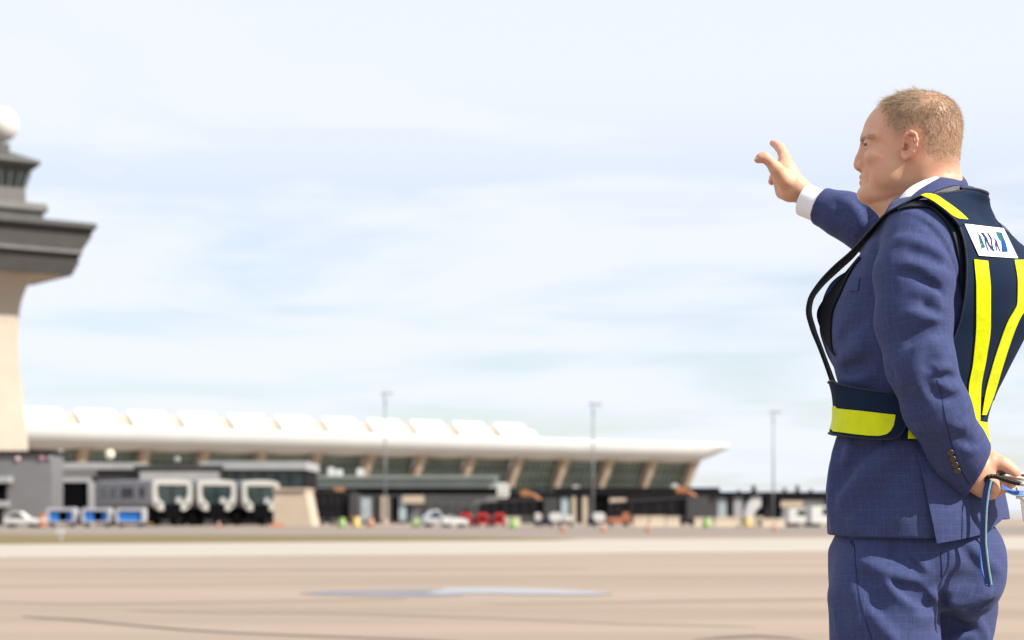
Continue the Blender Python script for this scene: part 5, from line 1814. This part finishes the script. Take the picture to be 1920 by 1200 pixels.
def make_lounge():
    t = empty('mobile_lounge', (0, 0, 0), 'x', 'mobile lounge', 'mobile lounges parked in a row')
    mb = MB(); mb.prism([(x, .25, z) for x, z in rounded(-2.45, 2.25, 2.45, 5.05, .35)], (0, 15.5, 0)); mb.build('body', M_LAV, t)
    mb = MB(); mb.prism([(x, .3, z) for x, z in rounded(-2.3, 4.95, 2.3, 5.38, .2)], (0, 15.2, 0)); mb.build('roof', M_LGREY, t)
    # white front mask, chin narrowing downwards
    out = [(-2.5, 4.85), (-2.3, 5.2), (-1.2, 5.42), (0, 5.47), (1.2, 5.42), (2.3, 5.2), (2.5, 4.85), (2.5, 3.1), (2.3, 2.35), (1.65, 1.8), (1.1, 1.8), (1.1, 2.6), (1.7, 3.1), (1.95, 3.7), (1.95, 4.78), (-1.95, 4.78), (-1.95, 3.7), (-1.7, 3.1), (-1.1, 2.6), (-1.1, 1.8), (-1.65, 1.8), (-2.3, 2.35), (-2.5, 3.1)]
    mb = MB(); mb.prism([(x, -.25, z) for x, z in out], (0, .8, 0)); mb.build('front_mask', M_CREAMW, t)
    mb = MB(); mb.prism([(x, -.05, z) for x, z in ((-1.95, 4.78), (1.95, 4.78), (1.95, 3.7), (1.7, 3.1), (1.1, 2.6), (-1.1, 2.6), (-1.7, 3.1), (-1.95, 3.7))], (0, .25, 0)); ws = mb.build('windshield', M_GLASS, t)
    mb = MB(); mb.box((-.08, -.12, 2.65), (.08, -.05, 4.75)); mb.build('divider', M_DGREY, ws)
    mb = MB(); mb.prism([(x, -.14, z) for x, z in rounded(.45, 2.62, 1.25, 3.35, .35)], (0, .08, 0)); mb.build('driver_panel', M_LGREY, ws)
    for y0, y1 in ((2.2, 3.4), (5.2, 8.4), (10.2, 11.6), (13, 14.6)):
        for sx in (-1, 1):
            mb = MB(); mb.box((sx * 2.47 - .03, y0, 3.3), (sx * 2.47 + .03, y1, 4.5)); mb.build('side_window', M_GLASS, t)
    mb = MB(); mb.box((-1.7, .2, .7), (1.7, 15, 2.14)); mb.box((-.95, -.15, .8), (.95, .3, 2.5)); mb.build('chassis', M_BLK, t)
    for y in (2.6, 12.6):
        for sx in (-1, 1):
            mb = MB(); wheel_mesh(mb, sx * 1.75, y, .85, .7); mb.build('wheel', M_TYRE, t)
    for sx in (-1, 1):
        mb = MB(); mb.box((sx * 1.9 - .22, -.32, 2.35), (sx * 1.9 + .22, -.24, 2.65)); mb.build('headlight', M_GLASS, t)
    return t


lounge = make_lounge()
for i, (px, Y, lab) in enumerate(((322, 231, 'mobile lounge showing its long grey side with windows, nearest the tower'),
                                  (405, 235, 'middle mobile lounge with white front mask between the two others'),
                                  (488, 239, 'mobile lounge with white front mask beside the beige concrete block'))):
    t = lounge if i == 0 else copy_tree(lounge)
    place(t, px, Y, ROT, lab)


def make_cart():
    t = empty('baggage_cart', (0, 0, 0), 'x', 'baggage cart', 'covered baggage carts')
    fr = rounded(-1.5, .42, 1.5, 1.98, .30); inn = rounded(-1.2, .60, 1.2, 1.66, .14)
    mb = MB(); n = len(fr)
    for y0, y1 in ((-.75, .75),):
        vs = [(x, y0, z) for x, z in fr] + [(x, y0, z) for x, z in inn] + [(x, y1, z) for x, z in fr] + [(x, y1, z) for x, z in inn]
        fs = [(i, (i + 1) % n, n + (i + 1) % n, n + i) for i in range(n)] + [(2 * n + i, 3 * n + i, 3 * n + (i + 1) % n, 2 * n + (i + 1) % n) for i in range(n)]
        fs += [(i, 2 * n + i, 2 * n + (i + 1) % n, (i + 1) % n) for i in range(n)] + [(n + i, n + (i + 1) % n, 3 * n + (i + 1) % n, 3 * n + i) for i in range(n)]
        mb.add(vs, fs)
    mb.build('frame', M_CARTW, t)
    mb = MB(); mb.box((-1.19, .1, .61), (1.19, .16, 1.65)); mb.build('inside', M_BLK, t)
    mb = MB(); mb.box((-1.18, -.5, .66), (-.25, -.44, 1.62)); mb.build('curtain', M_BLUEC, t)
    mb = MB(); mb.box((.62, -.5, .66), (1.18, -.44, 1.62)); mb.build('curtain', M_BLUEC, t)
    for sx in (-1, 1):
        for y in (-.6, .6):
            mb = MB(); wheel_mesh(mb, sx * 1.0, y, .26, .18); mb.build('wheel', M_TYRE, t)
    mb = MB(); mb.tube([(1.5, 0, .4), (2.2, 0, .3)], .05, 6); mb.build('tow_bar', M_YEL, t)
    return t


cart = make_cart()
for i, (px, lab) in enumerate(((117, 'white baggage cart with blue curtains behind the white marker sign'),
                               (182.5, 'white baggage cart with blue curtains, middle of three, below the lounge side'),
                               (246, 'white baggage cart fully closed by its bright blue curtain'))):
    t = cart if i == 0 else copy_tree(cart)
    place(t, px, 203, 0, lab)
    if i == 2:
        mb = MB(); mb.box((-.25, -.5, .66), (.62, -.44, 1.62)); o = mb.build('curtain', M_BLUEC, None); o.parent = t


def make_car(name, paint, L=4.4, H=1.5, van=False):
    t = empty(name, (0, 0, 0), 'x', 'van' if van else 'car')
    if van:
        side = [(-L / 2, .35), (L / 2, .35), (L / 2, 1.1), (L / 2 - .5, 1.25), (L / 2 - 1.1, H), (-L / 2 + .05, H)]
        win = [(L / 2 - .65, 1.22), (L / 2 - 1.15, H - .15), (L / 2 - 2.2, H - .15), (L / 2 - 2.2, 1.22)]
    else:
        side = [(-L / 2, .35), (L / 2, .35), (L / 2, .8), (L / 2 - 1.0, .95), (L / 2 - 1.8, H), (-L / 2 + 1.0, H), (-L / 2 + .1, .95)]
        win = [(L / 2 - 1.15, .97), (L / 2 - 1.8, H - .1), (-L / 2 + 1.05, H - .1), (-L / 2 + .4, .97)]
    mb = MB(); mb.prism([(x, -.9, z) for x, z in side], (0, 1.8, 0)); mb.build('body', paint, t, bevel=.08)
    mb = MB(); mb.prism([(x, -.93, z) for x, z in win], (0, 1.86, 0)); mb.build('window', M_GLASS, t)
    for sx in (-1, 1):
        for y in (-.78, .78):
            mb = MB(); mb.tube([(sx * L * .3, y - .11, .33), (sx * L * .3, y + .11, .33)], .33, 16); mb.build('wheel', M_TYRE, t)
    mb = MB(); mb.box((L / 2 - .04, -.75, .62), (L / 2 + .03, -.4, .8)); mb.build('headlight', M_LGREY, t)
    return t


t = make_car('car', M_WHITE, 3.4, 1.55); place(t, 42, 196, 0, 'small white car parked in front of the grey service building')
t = make_car('car', M_SILV, 3.2, 1.75); place(t, 820, 205, .3, 'silver car left of the red tractors')
t = make_car('car', M_WHITE, 2.6, 1.15); place(t, 851, 200, .2, 'low white car touching the silver car and the red tractors')
t = make_car('van', M_WHITE, 3.2, 1.9, True); place(t, 1500, 210, .2, 'white van with a grey nose near the man, left one'); t['label'] = 'white van parked by the dark pier, farther from the man'
t = make_car('van', M_WHITE, 3.4, 2.1, True); place(t, 1545, 205, .2, 'white van parked by the dark pier, half hidden behind the man')
t = make_car('car', M_SILV, 2.2, 1.4); place(t, 1482, 214, .0, 'grey car touching the left white van by the pier')


def make_tug():
    t = empty('baggage_tractor', (0, 0, 0), 'x', 'tractor', 'red baggage tractors in a row')
    mb = MB(); mb.prism([(x, -.5, z) for x, z in ((-.55, .3), (.55, .3), (.55, 1.25), (.30, 1.45), (-.30, 1.45), (-.55, 1.25))], (0, 1.9, 0)); mb.build('body', M_REDP, t, bevel=.06)
    mb = MB(); mb.box((-.42, -.56, .75), (.42, -.49, 1.05)); mb.build('grille', M_BLK, t)
    mb = MB(); mb.box((-.4, .6, 1.44), (.4, .8, 1.75)); mb.build('seat', M_BLK, t)
    for sx in (-1, 1):
        for y in (-.1, 1.1):
            mb = MB(); wheel_mesh(mb, sx * .6, y, .3, .2); mb.build('wheel', M_TYRE, t)
    return t


tug = make_tug()
for i, (px, lab) in enumerate(((874, 'red baggage tractor next to the low white car'), (905, 'red baggage tractor in the middle of the row'), (936, 'red baggage tractor beside the lime barrel'))):
    t = tug if i == 0 else copy_tree(tug)
    place(t, px, 203, 0, lab)
for i, (x0, x1, lab) in enumerate(((880, 899, 'dark red low trailer between the left two red tractors'), (912, 928, 'dark red low trailer between the right two red tractors'))):
    t = empty('cart_trailer', G((x0 + x1) / 2, 206), lab, 'trailer', 'dark red trailers')
    part_box('bed', simple('maroon', (.05, .006, .010), .6), t, x0, x1, 970, 984, 206, 2)
    mb = MB(); 
    for xx in (x0 + 3, x1 - 3): mb.tube([G(xx, 206, .2), G(xx, 206.3, .2)], .2, 12)
    mb.build('wheel', M_TYRE, t)


def truck(px, Y, wpx, top, lab, cabx=None, tank=True):
    t = empty('tank_truck' if tank else 'box_truck', G(px, Y), lab, 'truck')
    w = wpx / FPX * Y / 2; h = Hh(top, Y); x = G(px, Y)[0]
    if tank:
        mb = MB(); mb.prism([(x + a, Y, z) for a, z in rounded(-w, .55, w, h, min(w, (h - .55) / 2) * .85, 6)], (0, 5, 0)); mb.build('tank', M_WHITE, t, smooth=False)
    else:
        mb = MB(); mb.box((x - w, Y, .6), (x + w, Y + 5, h)); mb.build('box', M_WHITE, t, bevel=.05)
    mb = MB(); mb.box((x - w * .8, Y + .2, .35), (x + w * .8, Y + 6.5, .56)); mb.build('chassis', M_BLK, t)
    for sx in (-1, 1):
        mb = MB(); wheel_mesh(mb, x + sx * w * .7, Y + 1, .38, .25); mb.build('wheel', M_TYRE, t)
    if cabx:
        mb = MB(); fbox(mb, cabx[0], cabx[1], 970, 985, Y + .4, 2); mb.build('cab', M_NAVYP, t, bevel=.06)
    return t


truck(1042, 206, 23, 961, 'white tank truck with navy cab on its left, left of the tall lamp post', (1014, 1030))
truck(1066, 210, 17, 966, 'smaller white tank truck beside the one with the navy cab')
truck(1124, 206, 22, 961, 'white tank truck right of the middle lamp post, navy cab beside it', (1102, 1113))
t = truck(1009, 214, 10, 962, 'narrow pale box truck left of the white tank trucks', None, False)

# boarding bridges
def bridge(lab, poly, Y, dep, legs, cab=None):
    t = empty('boarding_bridge', G(poly[0][0], Y), lab, 'boarding bridge', 'dark boarding bridges')
    mb = MB(); mb.prism([U(x, y, Y) for x, y in poly], (0, dep, 0)); tun = mb.build('tunnel', M_DGREY, t)
    mb = MB()
    n = 7
    (xa, ya), (xb, yb2) = poly[0], poly[1]
    for i in range(n):
        f = (i + .5) / n; fbox(mb, xa + (xb - xa) * f - .7, xa + (xb - xa) * f + .7, ya + (yb2 - ya) * f + 2, ya + (yb2 - ya) * f + 26, Y - .12, .2)
    mb.build('rib', M_MGREY, tun)
    mb = MB(); mb.prism([U(xa, ya - 2.5, Y - .2), U(xb, yb2 - 2.5, Y - .2), U(xb, yb2, Y - .2), U(xa, ya, Y - .2)], (0, dep + .4, 0)); mb.build('roof', M_MGREY, t)
    for x in legs:
        mb = MB(); x_ = G(x, Y)[0]
        mb.box((x_ - .25, Y + .6, .4), (x_ + .25, Y + 1.2, Hh(poly[0][1] + 30, Y))); mb.box((x_ - .9, Y + .5, .35), (x_ + .9, Y + 1.3, .75)); mb.build('leg', M_MGREY, t)
        for s_ in (-.7, .7):
            mb = MB(); wheel_mesh(mb, x_ + s_, Y + .4, .4, .3); mb.build('wheel', M_TYRE, t)
    if cab:
        part_box('cab', M_MGREY, t, *cab, Y - .5, dep + 1)
    return t


bridge('dark boarding bridge touching the beige concrete block', [(577, 921), (664, 924), (666, 966), (640, 972), (596, 972), (586, 950)], 246, 4, (612, 650), (655, 672, 926, 968))
bridge('dark boarding bridge above the red tractors', [(900, 944), (1030, 938), (1032, 966), (900, 966)], 252, 4, (950, 1015), (1020, 1046, 934, 970))
bridge('longest dark boarding bridge above the beige barriers', [(1146, 944), (1322, 932), (1326, 966), (1150, 968)], 250, 4, (1180, 1290), (1288, 1330, 930, 972))

# lamp posts
def lamp(px, y0, Y, lab):
    t = empty('lamp_post', G(px, Y), lab, 'lamp post', 'tall apron lamp posts')
    x, h = G(px, Y)[0], Hh(y0, Y)
    mb = MB(); mb.tube([(x, Y, 0), (x, Y, h)], [.17, .11], 12); mb.build('pole', M_POLE, t, smooth=True)
    mb = MB(); mb.box((x - .6, Y - .15, h - .08), (x + 1.2, Y + .15, h + .08)); mb.build('crossarm', M_POLE, t)
    for d in (-.45, .85):
        mb = MB(); mb.prism([(x + d - .3, Y - .7, h - .65), (x + d + .4, Y - .7, h - .65), (x + d + .3, Y - .2, h - .12), (x + d - .2, Y - .2, h - .12)], (0, .35, .1)); mb.build('lamp', M_LGREY, t)
    mb = MB(); mb.cyl((x, Y, 0), .5, .8, 12); mb.build('base', M_CONC, t)
lamp(722, 737, 296, 'tall lamp post in front of the middle of the white roof')
lamp(1112, 757, 300, 'tall lamp post in front of the right end of the white roof')
lamp(1450, 772, 330, 'tall lamp post standing clear against the sky beside the man')

# barriers
def barrier(x0, x1, top, Y, lab, mat=M_BEIGE, nm='concrete_barrier'):
    xa, xb = G(x0, Y)[0], G(x1, Y)[0]; h = Hh(top, Y)
    mb = MB(); mb.prism([(xa, Y - .4, 0), (xa, Y - .36, h * .2), (xa, Y - .18, h * .45), (xa, Y - .13, h), (xa, Y + .13, h), (xa, Y + .18, h * .45), (xa, Y + .36, h * .2), (xa, Y + .4, 0)], (xb - xa, 0, 0))
    o = mb.build(nm, mat); tag(o, lab, 'barrier', 'concrete barriers'); return o
bl = ['leftmost long beige barrier under the long boarding bridge', 'second beige barrier under the long boarding bridge', 'third beige barrier ending at the dark wheel of the bridge', 'beige barrier behind the lime barrel at the right',
      'beige barrier left of the cream stairs truck', 'beige barrier right of the cream stairs truck', 'beige barrier left of the white vans']
for (x0, x1, tp), lab in zip(((1188, 1217, 967), (1219, 1247, 967), (1249, 1274, 968), (1302, 1336, 970), (1340, 1388, 969), (1428, 1452, 972), (1454, 1472, 972)), bl):
    barrier(x0, x1, tp, 207, lab)
barrier(946, 976, 969, 209, 'single beige barrier behind the right red tractor')
barrier(506, 532, 982, 208, 'low orange barrier at the foot of the beige block', M_ORNG, 'water_barrier')

# barrels, cones, posts
def barrel(px, Y, h, mat, lab, nm='traffic_barrel', cat='barrel', grp=None, r=.32):
    t = empty(nm, G(px, Y), lab, cat, grp)
    x = G(px, Y)[0]
    mb = MB(); mb.tube([(x, Y, .06), (x, Y, h * .3), (x, Y, h * .62), (x, Y, h)], [r, r * .92, r * .85, r * .72], 16); mb.build('drum', mat, t)
    mb = MB(); mb.tube([(x, Y, h * .5), (x, Y, h * .64)], [r * .90, r * .87], 16); mb.build('band', M_WHITE, t)
    mb = MB(); mb.cyl((x, Y, 0), r * 1.2, .07, 16); mb.build('foot', M_TYRE, t)
lg_ = 'lime green barrels along the apron'
for px, Y, lab in ((641, 200, 'lime green barrel under the left boarding bridge'), (779, 205, 'lime green barrel left of the silver car'), (962, 186, 'lime green barrel right of the red tractors'), (1325, 192, 'lime green barrel under the end of the long bridge')):
    barrel(px, Y, .95, M_LIMEP, lab, grp=lg_, r=.42)
og_ = 'orange barrels along the apron'
for px, Y, lab in ((79, 196, 'orange barrel between the white car and the carts'), (668, 205, 'orange yellow barrel right of the left lime barrel'), (694, 206, 'orange barrel left of the beige pillar'), (1402, 206, 'orange barrel at the foot of the cream stairs truck')):
    barrel(px, Y, 1.0 if px > 100 else 1.35, M_ORNG if px != 668 and px != 1402 else M_YEL, lab, grp=og_, r=.42)
cg_ = 'orange cones on the service road'
for px, Y, lab in ((1056, 132, 'orange cone in front of the white tank trucks'), (1131, 138, 'orange cone under the middle lamp post'), (1215, 134, 'orange cone in front of the leftmost barriers'), (1452, 150, 'orange cone nearest the man on the road'), (410, 185, 'orange cone under the middle lounge')):
    t = empty('traffic_cone', G(px, Y), lab, 'cone', cg_); x = G(px, Y)[0]
    mb = MB(); mb.tube([(x, Y, .04), (x, Y, .7)], [.19, .04], 12); mb.build('cone', M_ORNG, t)
    mb = MB(); mb.box((x - .25, Y - .25, 0), (x + .25, Y + .25, .045)); mb.build('foot', M_ORNG, t)
    mb = MB(); mb.tube([(x, Y, .36), (x, Y, .48)], [.135, .108], 12); mb.build('band', M_WHITE, t)

t = empty('marker_sign', G(113, 86), 'small white marker sign standing on the dry grass', 'sign')
x = G(113, 86)[0]
mb = MB(); mb.box((x - .16, 86, .25), (x + .16, 86.06, 1.0 - .55 + .0)); mb.v = [(a, b_, c + .02) for a, b_, c in mb.v]; mb.build('panel', M_WHITE, t)
mb = MB(); mb.tube([(x, 86.03, 0), (x, 86.03, .4)], .05, 8); mb.build('post', M_LGREY, t)
mb = MB(); mb.cyl((x, 86.03, .0), .14, .05, 12); mb.build('foot', M_LGREY, t)

# orange boom lifts behind the bridges
def boom(px, Y, pts, lab):
    t = empty('boom_lift', G(px, Y), lab, 'boom lift', 'orange boom lifts'); x = G(px, Y)[0]
    mb = MB(); mb.box((x - 1.3, Y, .5), (x + 1.3, Y + 2, 1.4)); mb.build('base', M_ORNG, t, bevel=.1)
    for i in range(len(pts) - 1):
        mb = MB(); mb.tube([U(*pts[i], Y + 1), U(*pts[i + 1], Y + 1)], .24, 8); mb.build('boom', M_RUST, t)
    e = U(*pts[-1], Y + 1); mb = MB(); mb.box(e - np.array((.6, .5, .2)), e + np.array((.6, .5, .6))); mb.build('basket', M_RUST, t)
    for sx in (-1, 1):
        mb = MB(); wheel_mesh(mb, x + sx * 1.0, Y - .1, .5, .35); mb.build('wheel', M_TYRE, t)
boom(1020, 262, [(1022, 966), (1016, 940), (1000, 928), (984, 927)], 'orange boom lift over the bridge left of the middle lamp post')
boom(1310, 262, [(1313, 966), (1308, 934), (1290, 922), (1276, 921)], 'orange boom lift over the long bridge below the roof end')
boom(648, 262, [(652, 966), (648, 930), (636, 922)], 'orange boom lift behind the left boarding bridge')
# loader with orange body by the tanks
t = empty('belt_loader', G(1160, 206), 'orange belt loader between the white tank truck and the beige barriers', 'loader'); x = G(1160, 206)[0]
mb = MB(); mb.box((x - 1.25, 206, .35), (x + 1.25, 207.6, .95)); mb.build('chassis', M_ORNG, t, bevel=.08)
mb = MB(); mb.prism([(x - 1.3, 206.3, .95), (x + 1.3, 206.3, 1.55), (x + 1.3, 206.3, 1.75), (x - 1.3, 206.3, 1.15)], (0, .9, 0)); mb.build('belt', M_BLK, t)
mb = MB(); mb.box((x + .4, 205.98, .9), (x + 1.1, 206.25, 1.5)); mb.build('cab', M_ORNG, t)
for sx in (-.8, .8):
    mb = MB(); wheel_mesh(mb, x + sx, 206.1, .35, .25); mb.build('wheel', M_TYRE, t)
# cream stairs truck
Yc = 222
t = empty('stairs_truck', G(1410, Yc), 'cream passenger stairs truck standing on the right of the long bridge', 'stairs truck')
mb = MB(); mb.prism([U(x, y, Yc) for x, y in ((1398, 978), (1398, 962), (1404, 944), (1412, 936), (1427, 935), (1427, 950), (1420, 954), (1414, 964), (1412, 978))], (0, 2.4, 0)); mb.build('stair_side', M_WHITE, t)
mb = MB(); fbox(mb, 1400, 1432, 968, 981, Yc + 2.5, 3); mb.build('chassis', M_BEIGE, t)
for px in (1406, 1428):
    mb = MB(); wheel_mesh(mb, G(px, Yc)[0], Yc + 1, .42, .3); mb.build('wheel', M_TYRE, t)
mb = MB(); mb.tube([U(1404, 940, Yc + .2), U(1414, 931, Yc + .2), U(1428, 930, Yc + .2)], .06, 6); mb.build('handrail', M_LGREY, t)

# white units on the roofs
for px, y0, y1, wd, Y, lab in ((578, 882, 909, 13, 321, 'white rooftop stack nearest the dark window band'), (620, 876, 903, 11, 320, 'tall white rooftop stack, left of a touching pair'), (635, 880, 909, 12, 322, 'tall white rooftop stack, right of a touching pair'), (675, 878, 909, 12, 320, 'white rooftop stack right of the pair on the concourse'),
                               (938, 905, 930, 34, 324, 'wide white rooftop unit at the right end of the concourse'), (1080, 910, 926, 13, 328, 'small white rooftop unit beside the middle lamp post'), (1266, 907, 926, 13, 328, 'small cream rooftop unit at the right end of the pier'), (1230, 916, 930, 10, 328, 'small grey rooftop unit on the pier'), (710, 908, 924, 14, 321, 'pale rooftop unit on the concourse by the left lamp post'), (385, 868, 894, 12, 267, 'pale grey vent stack left of the dock building roof')):
    t = empty('rooftop_unit', U(px, y1, Y), lab, 'rooftop unit', 'units on the roofs')
    m_ = M_WHITE if px not in (1230, 710, 385) else M_LGREY
    a = U(px, y1, Y); w = wd / FPX * Y / 2; h = Hh(y0, Y)
    mb = MB(); mb.prism([(a[0] + x_, Y, z_) for x_, z_ in rounded(-w, Hh(y1 + 4, Y), w, h, w * .45)], (0, 1.6, 0)); mb.build('casing', m_, t)
    mb = MB(); mb.box((a[0] - w * .6, Y - .1, a[2] + .1), (a[0] + w * .6, Y - .02, a[2] + .3)); mb.build('grille', M_LGREY, t)

# a few conifers beyond the right pier
M_LEAF = simple('conifer', (.035, .055, .028), .8, var=.4, scale=.6); M_BARK = simple('bark', (.06, .045, .035), .9)
def tree(px, y0, Y, w, lab):
    t = empty('tree', G(px, Y), lab, 'tree', 'trees beyond the pier')
    x = G(px, Y)[0]; H_ = Hh(y0, Y); r = w / FPX * Y / 2
    mb = MB(); mb.tube([(x, Y, 0), (x, Y, H_ * .5), (x, Y, H_ * .95)], [.4, .28, .06], 8)
    for i in range(10):
        a = i * 2.4; z = H_ * (.35 + .05 * i); mb.tube([(x, Y, z), (x + math.cos(a) * r * .6, Y + math.sin(a) * r * .6, z + .6)], [.1, .03], 5)
    mb.build('trunk', M_BARK, t)
    rr = np.random.default_rng(int(px)); n = 1500
    zf = rr.random(n)**.8; rad = r * (1 - zf * .85) * np.sqrt(rr.random(n)) * (1 + .3 * np.sin(zf * 26)); an = rr.random(n) * 6.283
    c = np.stack([x + rad * np.cos(an), Y + rad * np.sin(an), H_ * (.28 + .72 * zf)], 1)
    d1 = rr.normal(size=(n, 3)); d1 /= np.linalg.norm(d1, axis=1)[:, None]; d2 = np.cross(d1, rr.normal(size=(n, 3))); d2 /= np.linalg.norm(d2, axis=1)[:, None]
    s_ = .55
    V = np.stack([c - d1 * s_, c + d2 * s_ * .5, c + d1 * s_, c - d2 * s_ * .5], 1).reshape(-1, 3)
    link('crown', fast_mesh('crown', V, np.arange(4 * n).reshape(-1, 4), False), M_LEAF, t)
for px, y0, Y, w, lab in ((1413, 912, 560, 17, 'widest conifer above the pier left of the right lamp post'), (1471, 917, 600, 12, 'small conifer just right of the right lamp post'), (1495, 912, 580, 11, 'tallest narrow conifer above the pier near the man'), (1520, 919, 640, 14, 'low conifer closest to the man above the pier'), (1385, 920, 640, 14, 'low conifer left of the widest one')):
    tree(px, y0, Y, w, lab)
# =================================================================== LIGHT, SKY, CAMERA
SUN = Vector((.69, -.35, .70)).normalized()          # towards the sun
su = bpy.data.lights.new('sun', 'SUN'); so = bpy.data.objects.new('sun', su); COL.objects.link(so)
su.energy = 5.0; su.angle = R(.5); su.color = (1.0, .93, .83)
so.rotation_euler = (-SUN).to_track_quat('-Z', 'Y').to_euler()

w = bpy.data.worlds.new('World'); SC.world = w; w.use_nodes = True
nt = w.node_tree; bg = nt.nodes['Background']
sky = N(nt, 'ShaderNodeTexSky', sky_type='NISHITA'); sky.sun_disc = False
sky.sun_elevation = math.asin(SUN.z); sky.sun_rotation = math.atan2(SUN.x, SUN.y)
sky.air_density = 1.0; sky.dust_density = .6; sky.ozone_density = 1.5
tc = N(nt, 'ShaderNodeTexCoord')
# thin cloud sheets: the view direction is carried up to a flat layer so streaks run level near the horizon
sp = N(nt, 'ShaderNodeSeparateXYZ'); nt.links.new(tc.outputs['Generated'], sp.inputs[0])
def mth(op, a, b=None, c=None):
    n = N(nt, 'ShaderNodeMath', operation=op)
    for i, v in enumerate((a, b, c)):
        if v is None: continue
        if isinstance(v, (int, float)): n.inputs[i].default_value = v
        else: nt.links.new(v, n.inputs[i])
    return n.outputs[0]
zz = mth('ADD', mth('MAXIMUM', sp.outputs[2], 0.0), .055)
cv = N(nt, 'ShaderNodeCombineXYZ')
nt.links.new(mth('DIVIDE', sp.outputs[0], zz), cv.inputs[0]); nt.links.new(mth('DIVIDE', sp.outputs[1], zz), cv.inputs[1])
n1 = N(nt, 'ShaderNodeTexNoise', i_Scale=.55, i_Detail=6.0, i_Roughness=.52, i_Distortion=.5); nt.links.new(cv.outputs[0], n1.inputs['Vector'])
n2 = N(nt, 'ShaderNodeTexNoise', i_Scale=1.9, i_Detail=5.0, i_Roughness=.55, i_Distortion=.3); nt.links.new(cv.outputs[0], n2.inputs['Vector'])
cov = mth('ADD', mth('MULTIPLY', n1.outputs['Fac'], .8), mth('MULTIPLY', n2.outputs['Fac'], .2))
mr = N(nt, 'ShaderNodeMapRange', interpolation_type='SMOOTHSTEP'); nt.links.new(cov, mr.inputs['Value'])
mr.inputs['From Min'].default_value = .36; mr.inputs['From Max'].default_value = .56
mr.inputs['To Min'].default_value = .42; mr.inputs['To Max'].default_value = .96
cl = N(nt, 'ShaderNodeMix', data_type='RGBA')
me_ = N(nt, 'ShaderNodeMapRange', interpolation_type='SMOOTHSTEP'); nt.links.new(sp.outputs[2], me_.inputs['Value'])
me_.inputs['From Min'].default_value = .09; me_.inputs['From Max'].default_value = .22
me_.inputs['To Min'].default_value = .40; me_.inputs['To Max'].default_value = .94
nt.links.new(mth('MAXIMUM', mr.outputs[0], me_.outputs[0]), cl.inputs['Factor']); nt.links.new(sky.outputs[0], cl.inputs['A'])
cl.inputs['B'].default_value = (6.5, 6.84, 7.6, 1)          # sunlit thin cloud, in the sky's own units
nt.links.new(cl.outputs['Result'], bg.inputs['Color']); bg.inputs['Strength'].default_value = .088

cam = bpy.data.cameras.new('camera')
co = bpy.data.objects.new('camera', cam); COL.objects.link(co)
co.location = (0, 0, CAMH); co.rotation_euler = (R(90), 0, 0)
cam.lens = 70; cam.sensor_width = 36; cam.shift_y = 370 / 1920; cam.clip_start = .1; cam.clip_end = 30000
cam.dof.use_dof = True; cam.dof.focus_distance = 3.95; cam.dof.aperture_fstop = 4.9; cam.dof.aperture_blades = 9
SC.camera = co
SC.view_settings.view_transform = 'Standard'; SC.view_settings.look = 'None'
SC.view_settings.exposure = .68; SC.view_settings.gamma = 1
SC.render.engine = 'CYCLES'
SC.cycles.max_bounces = 8
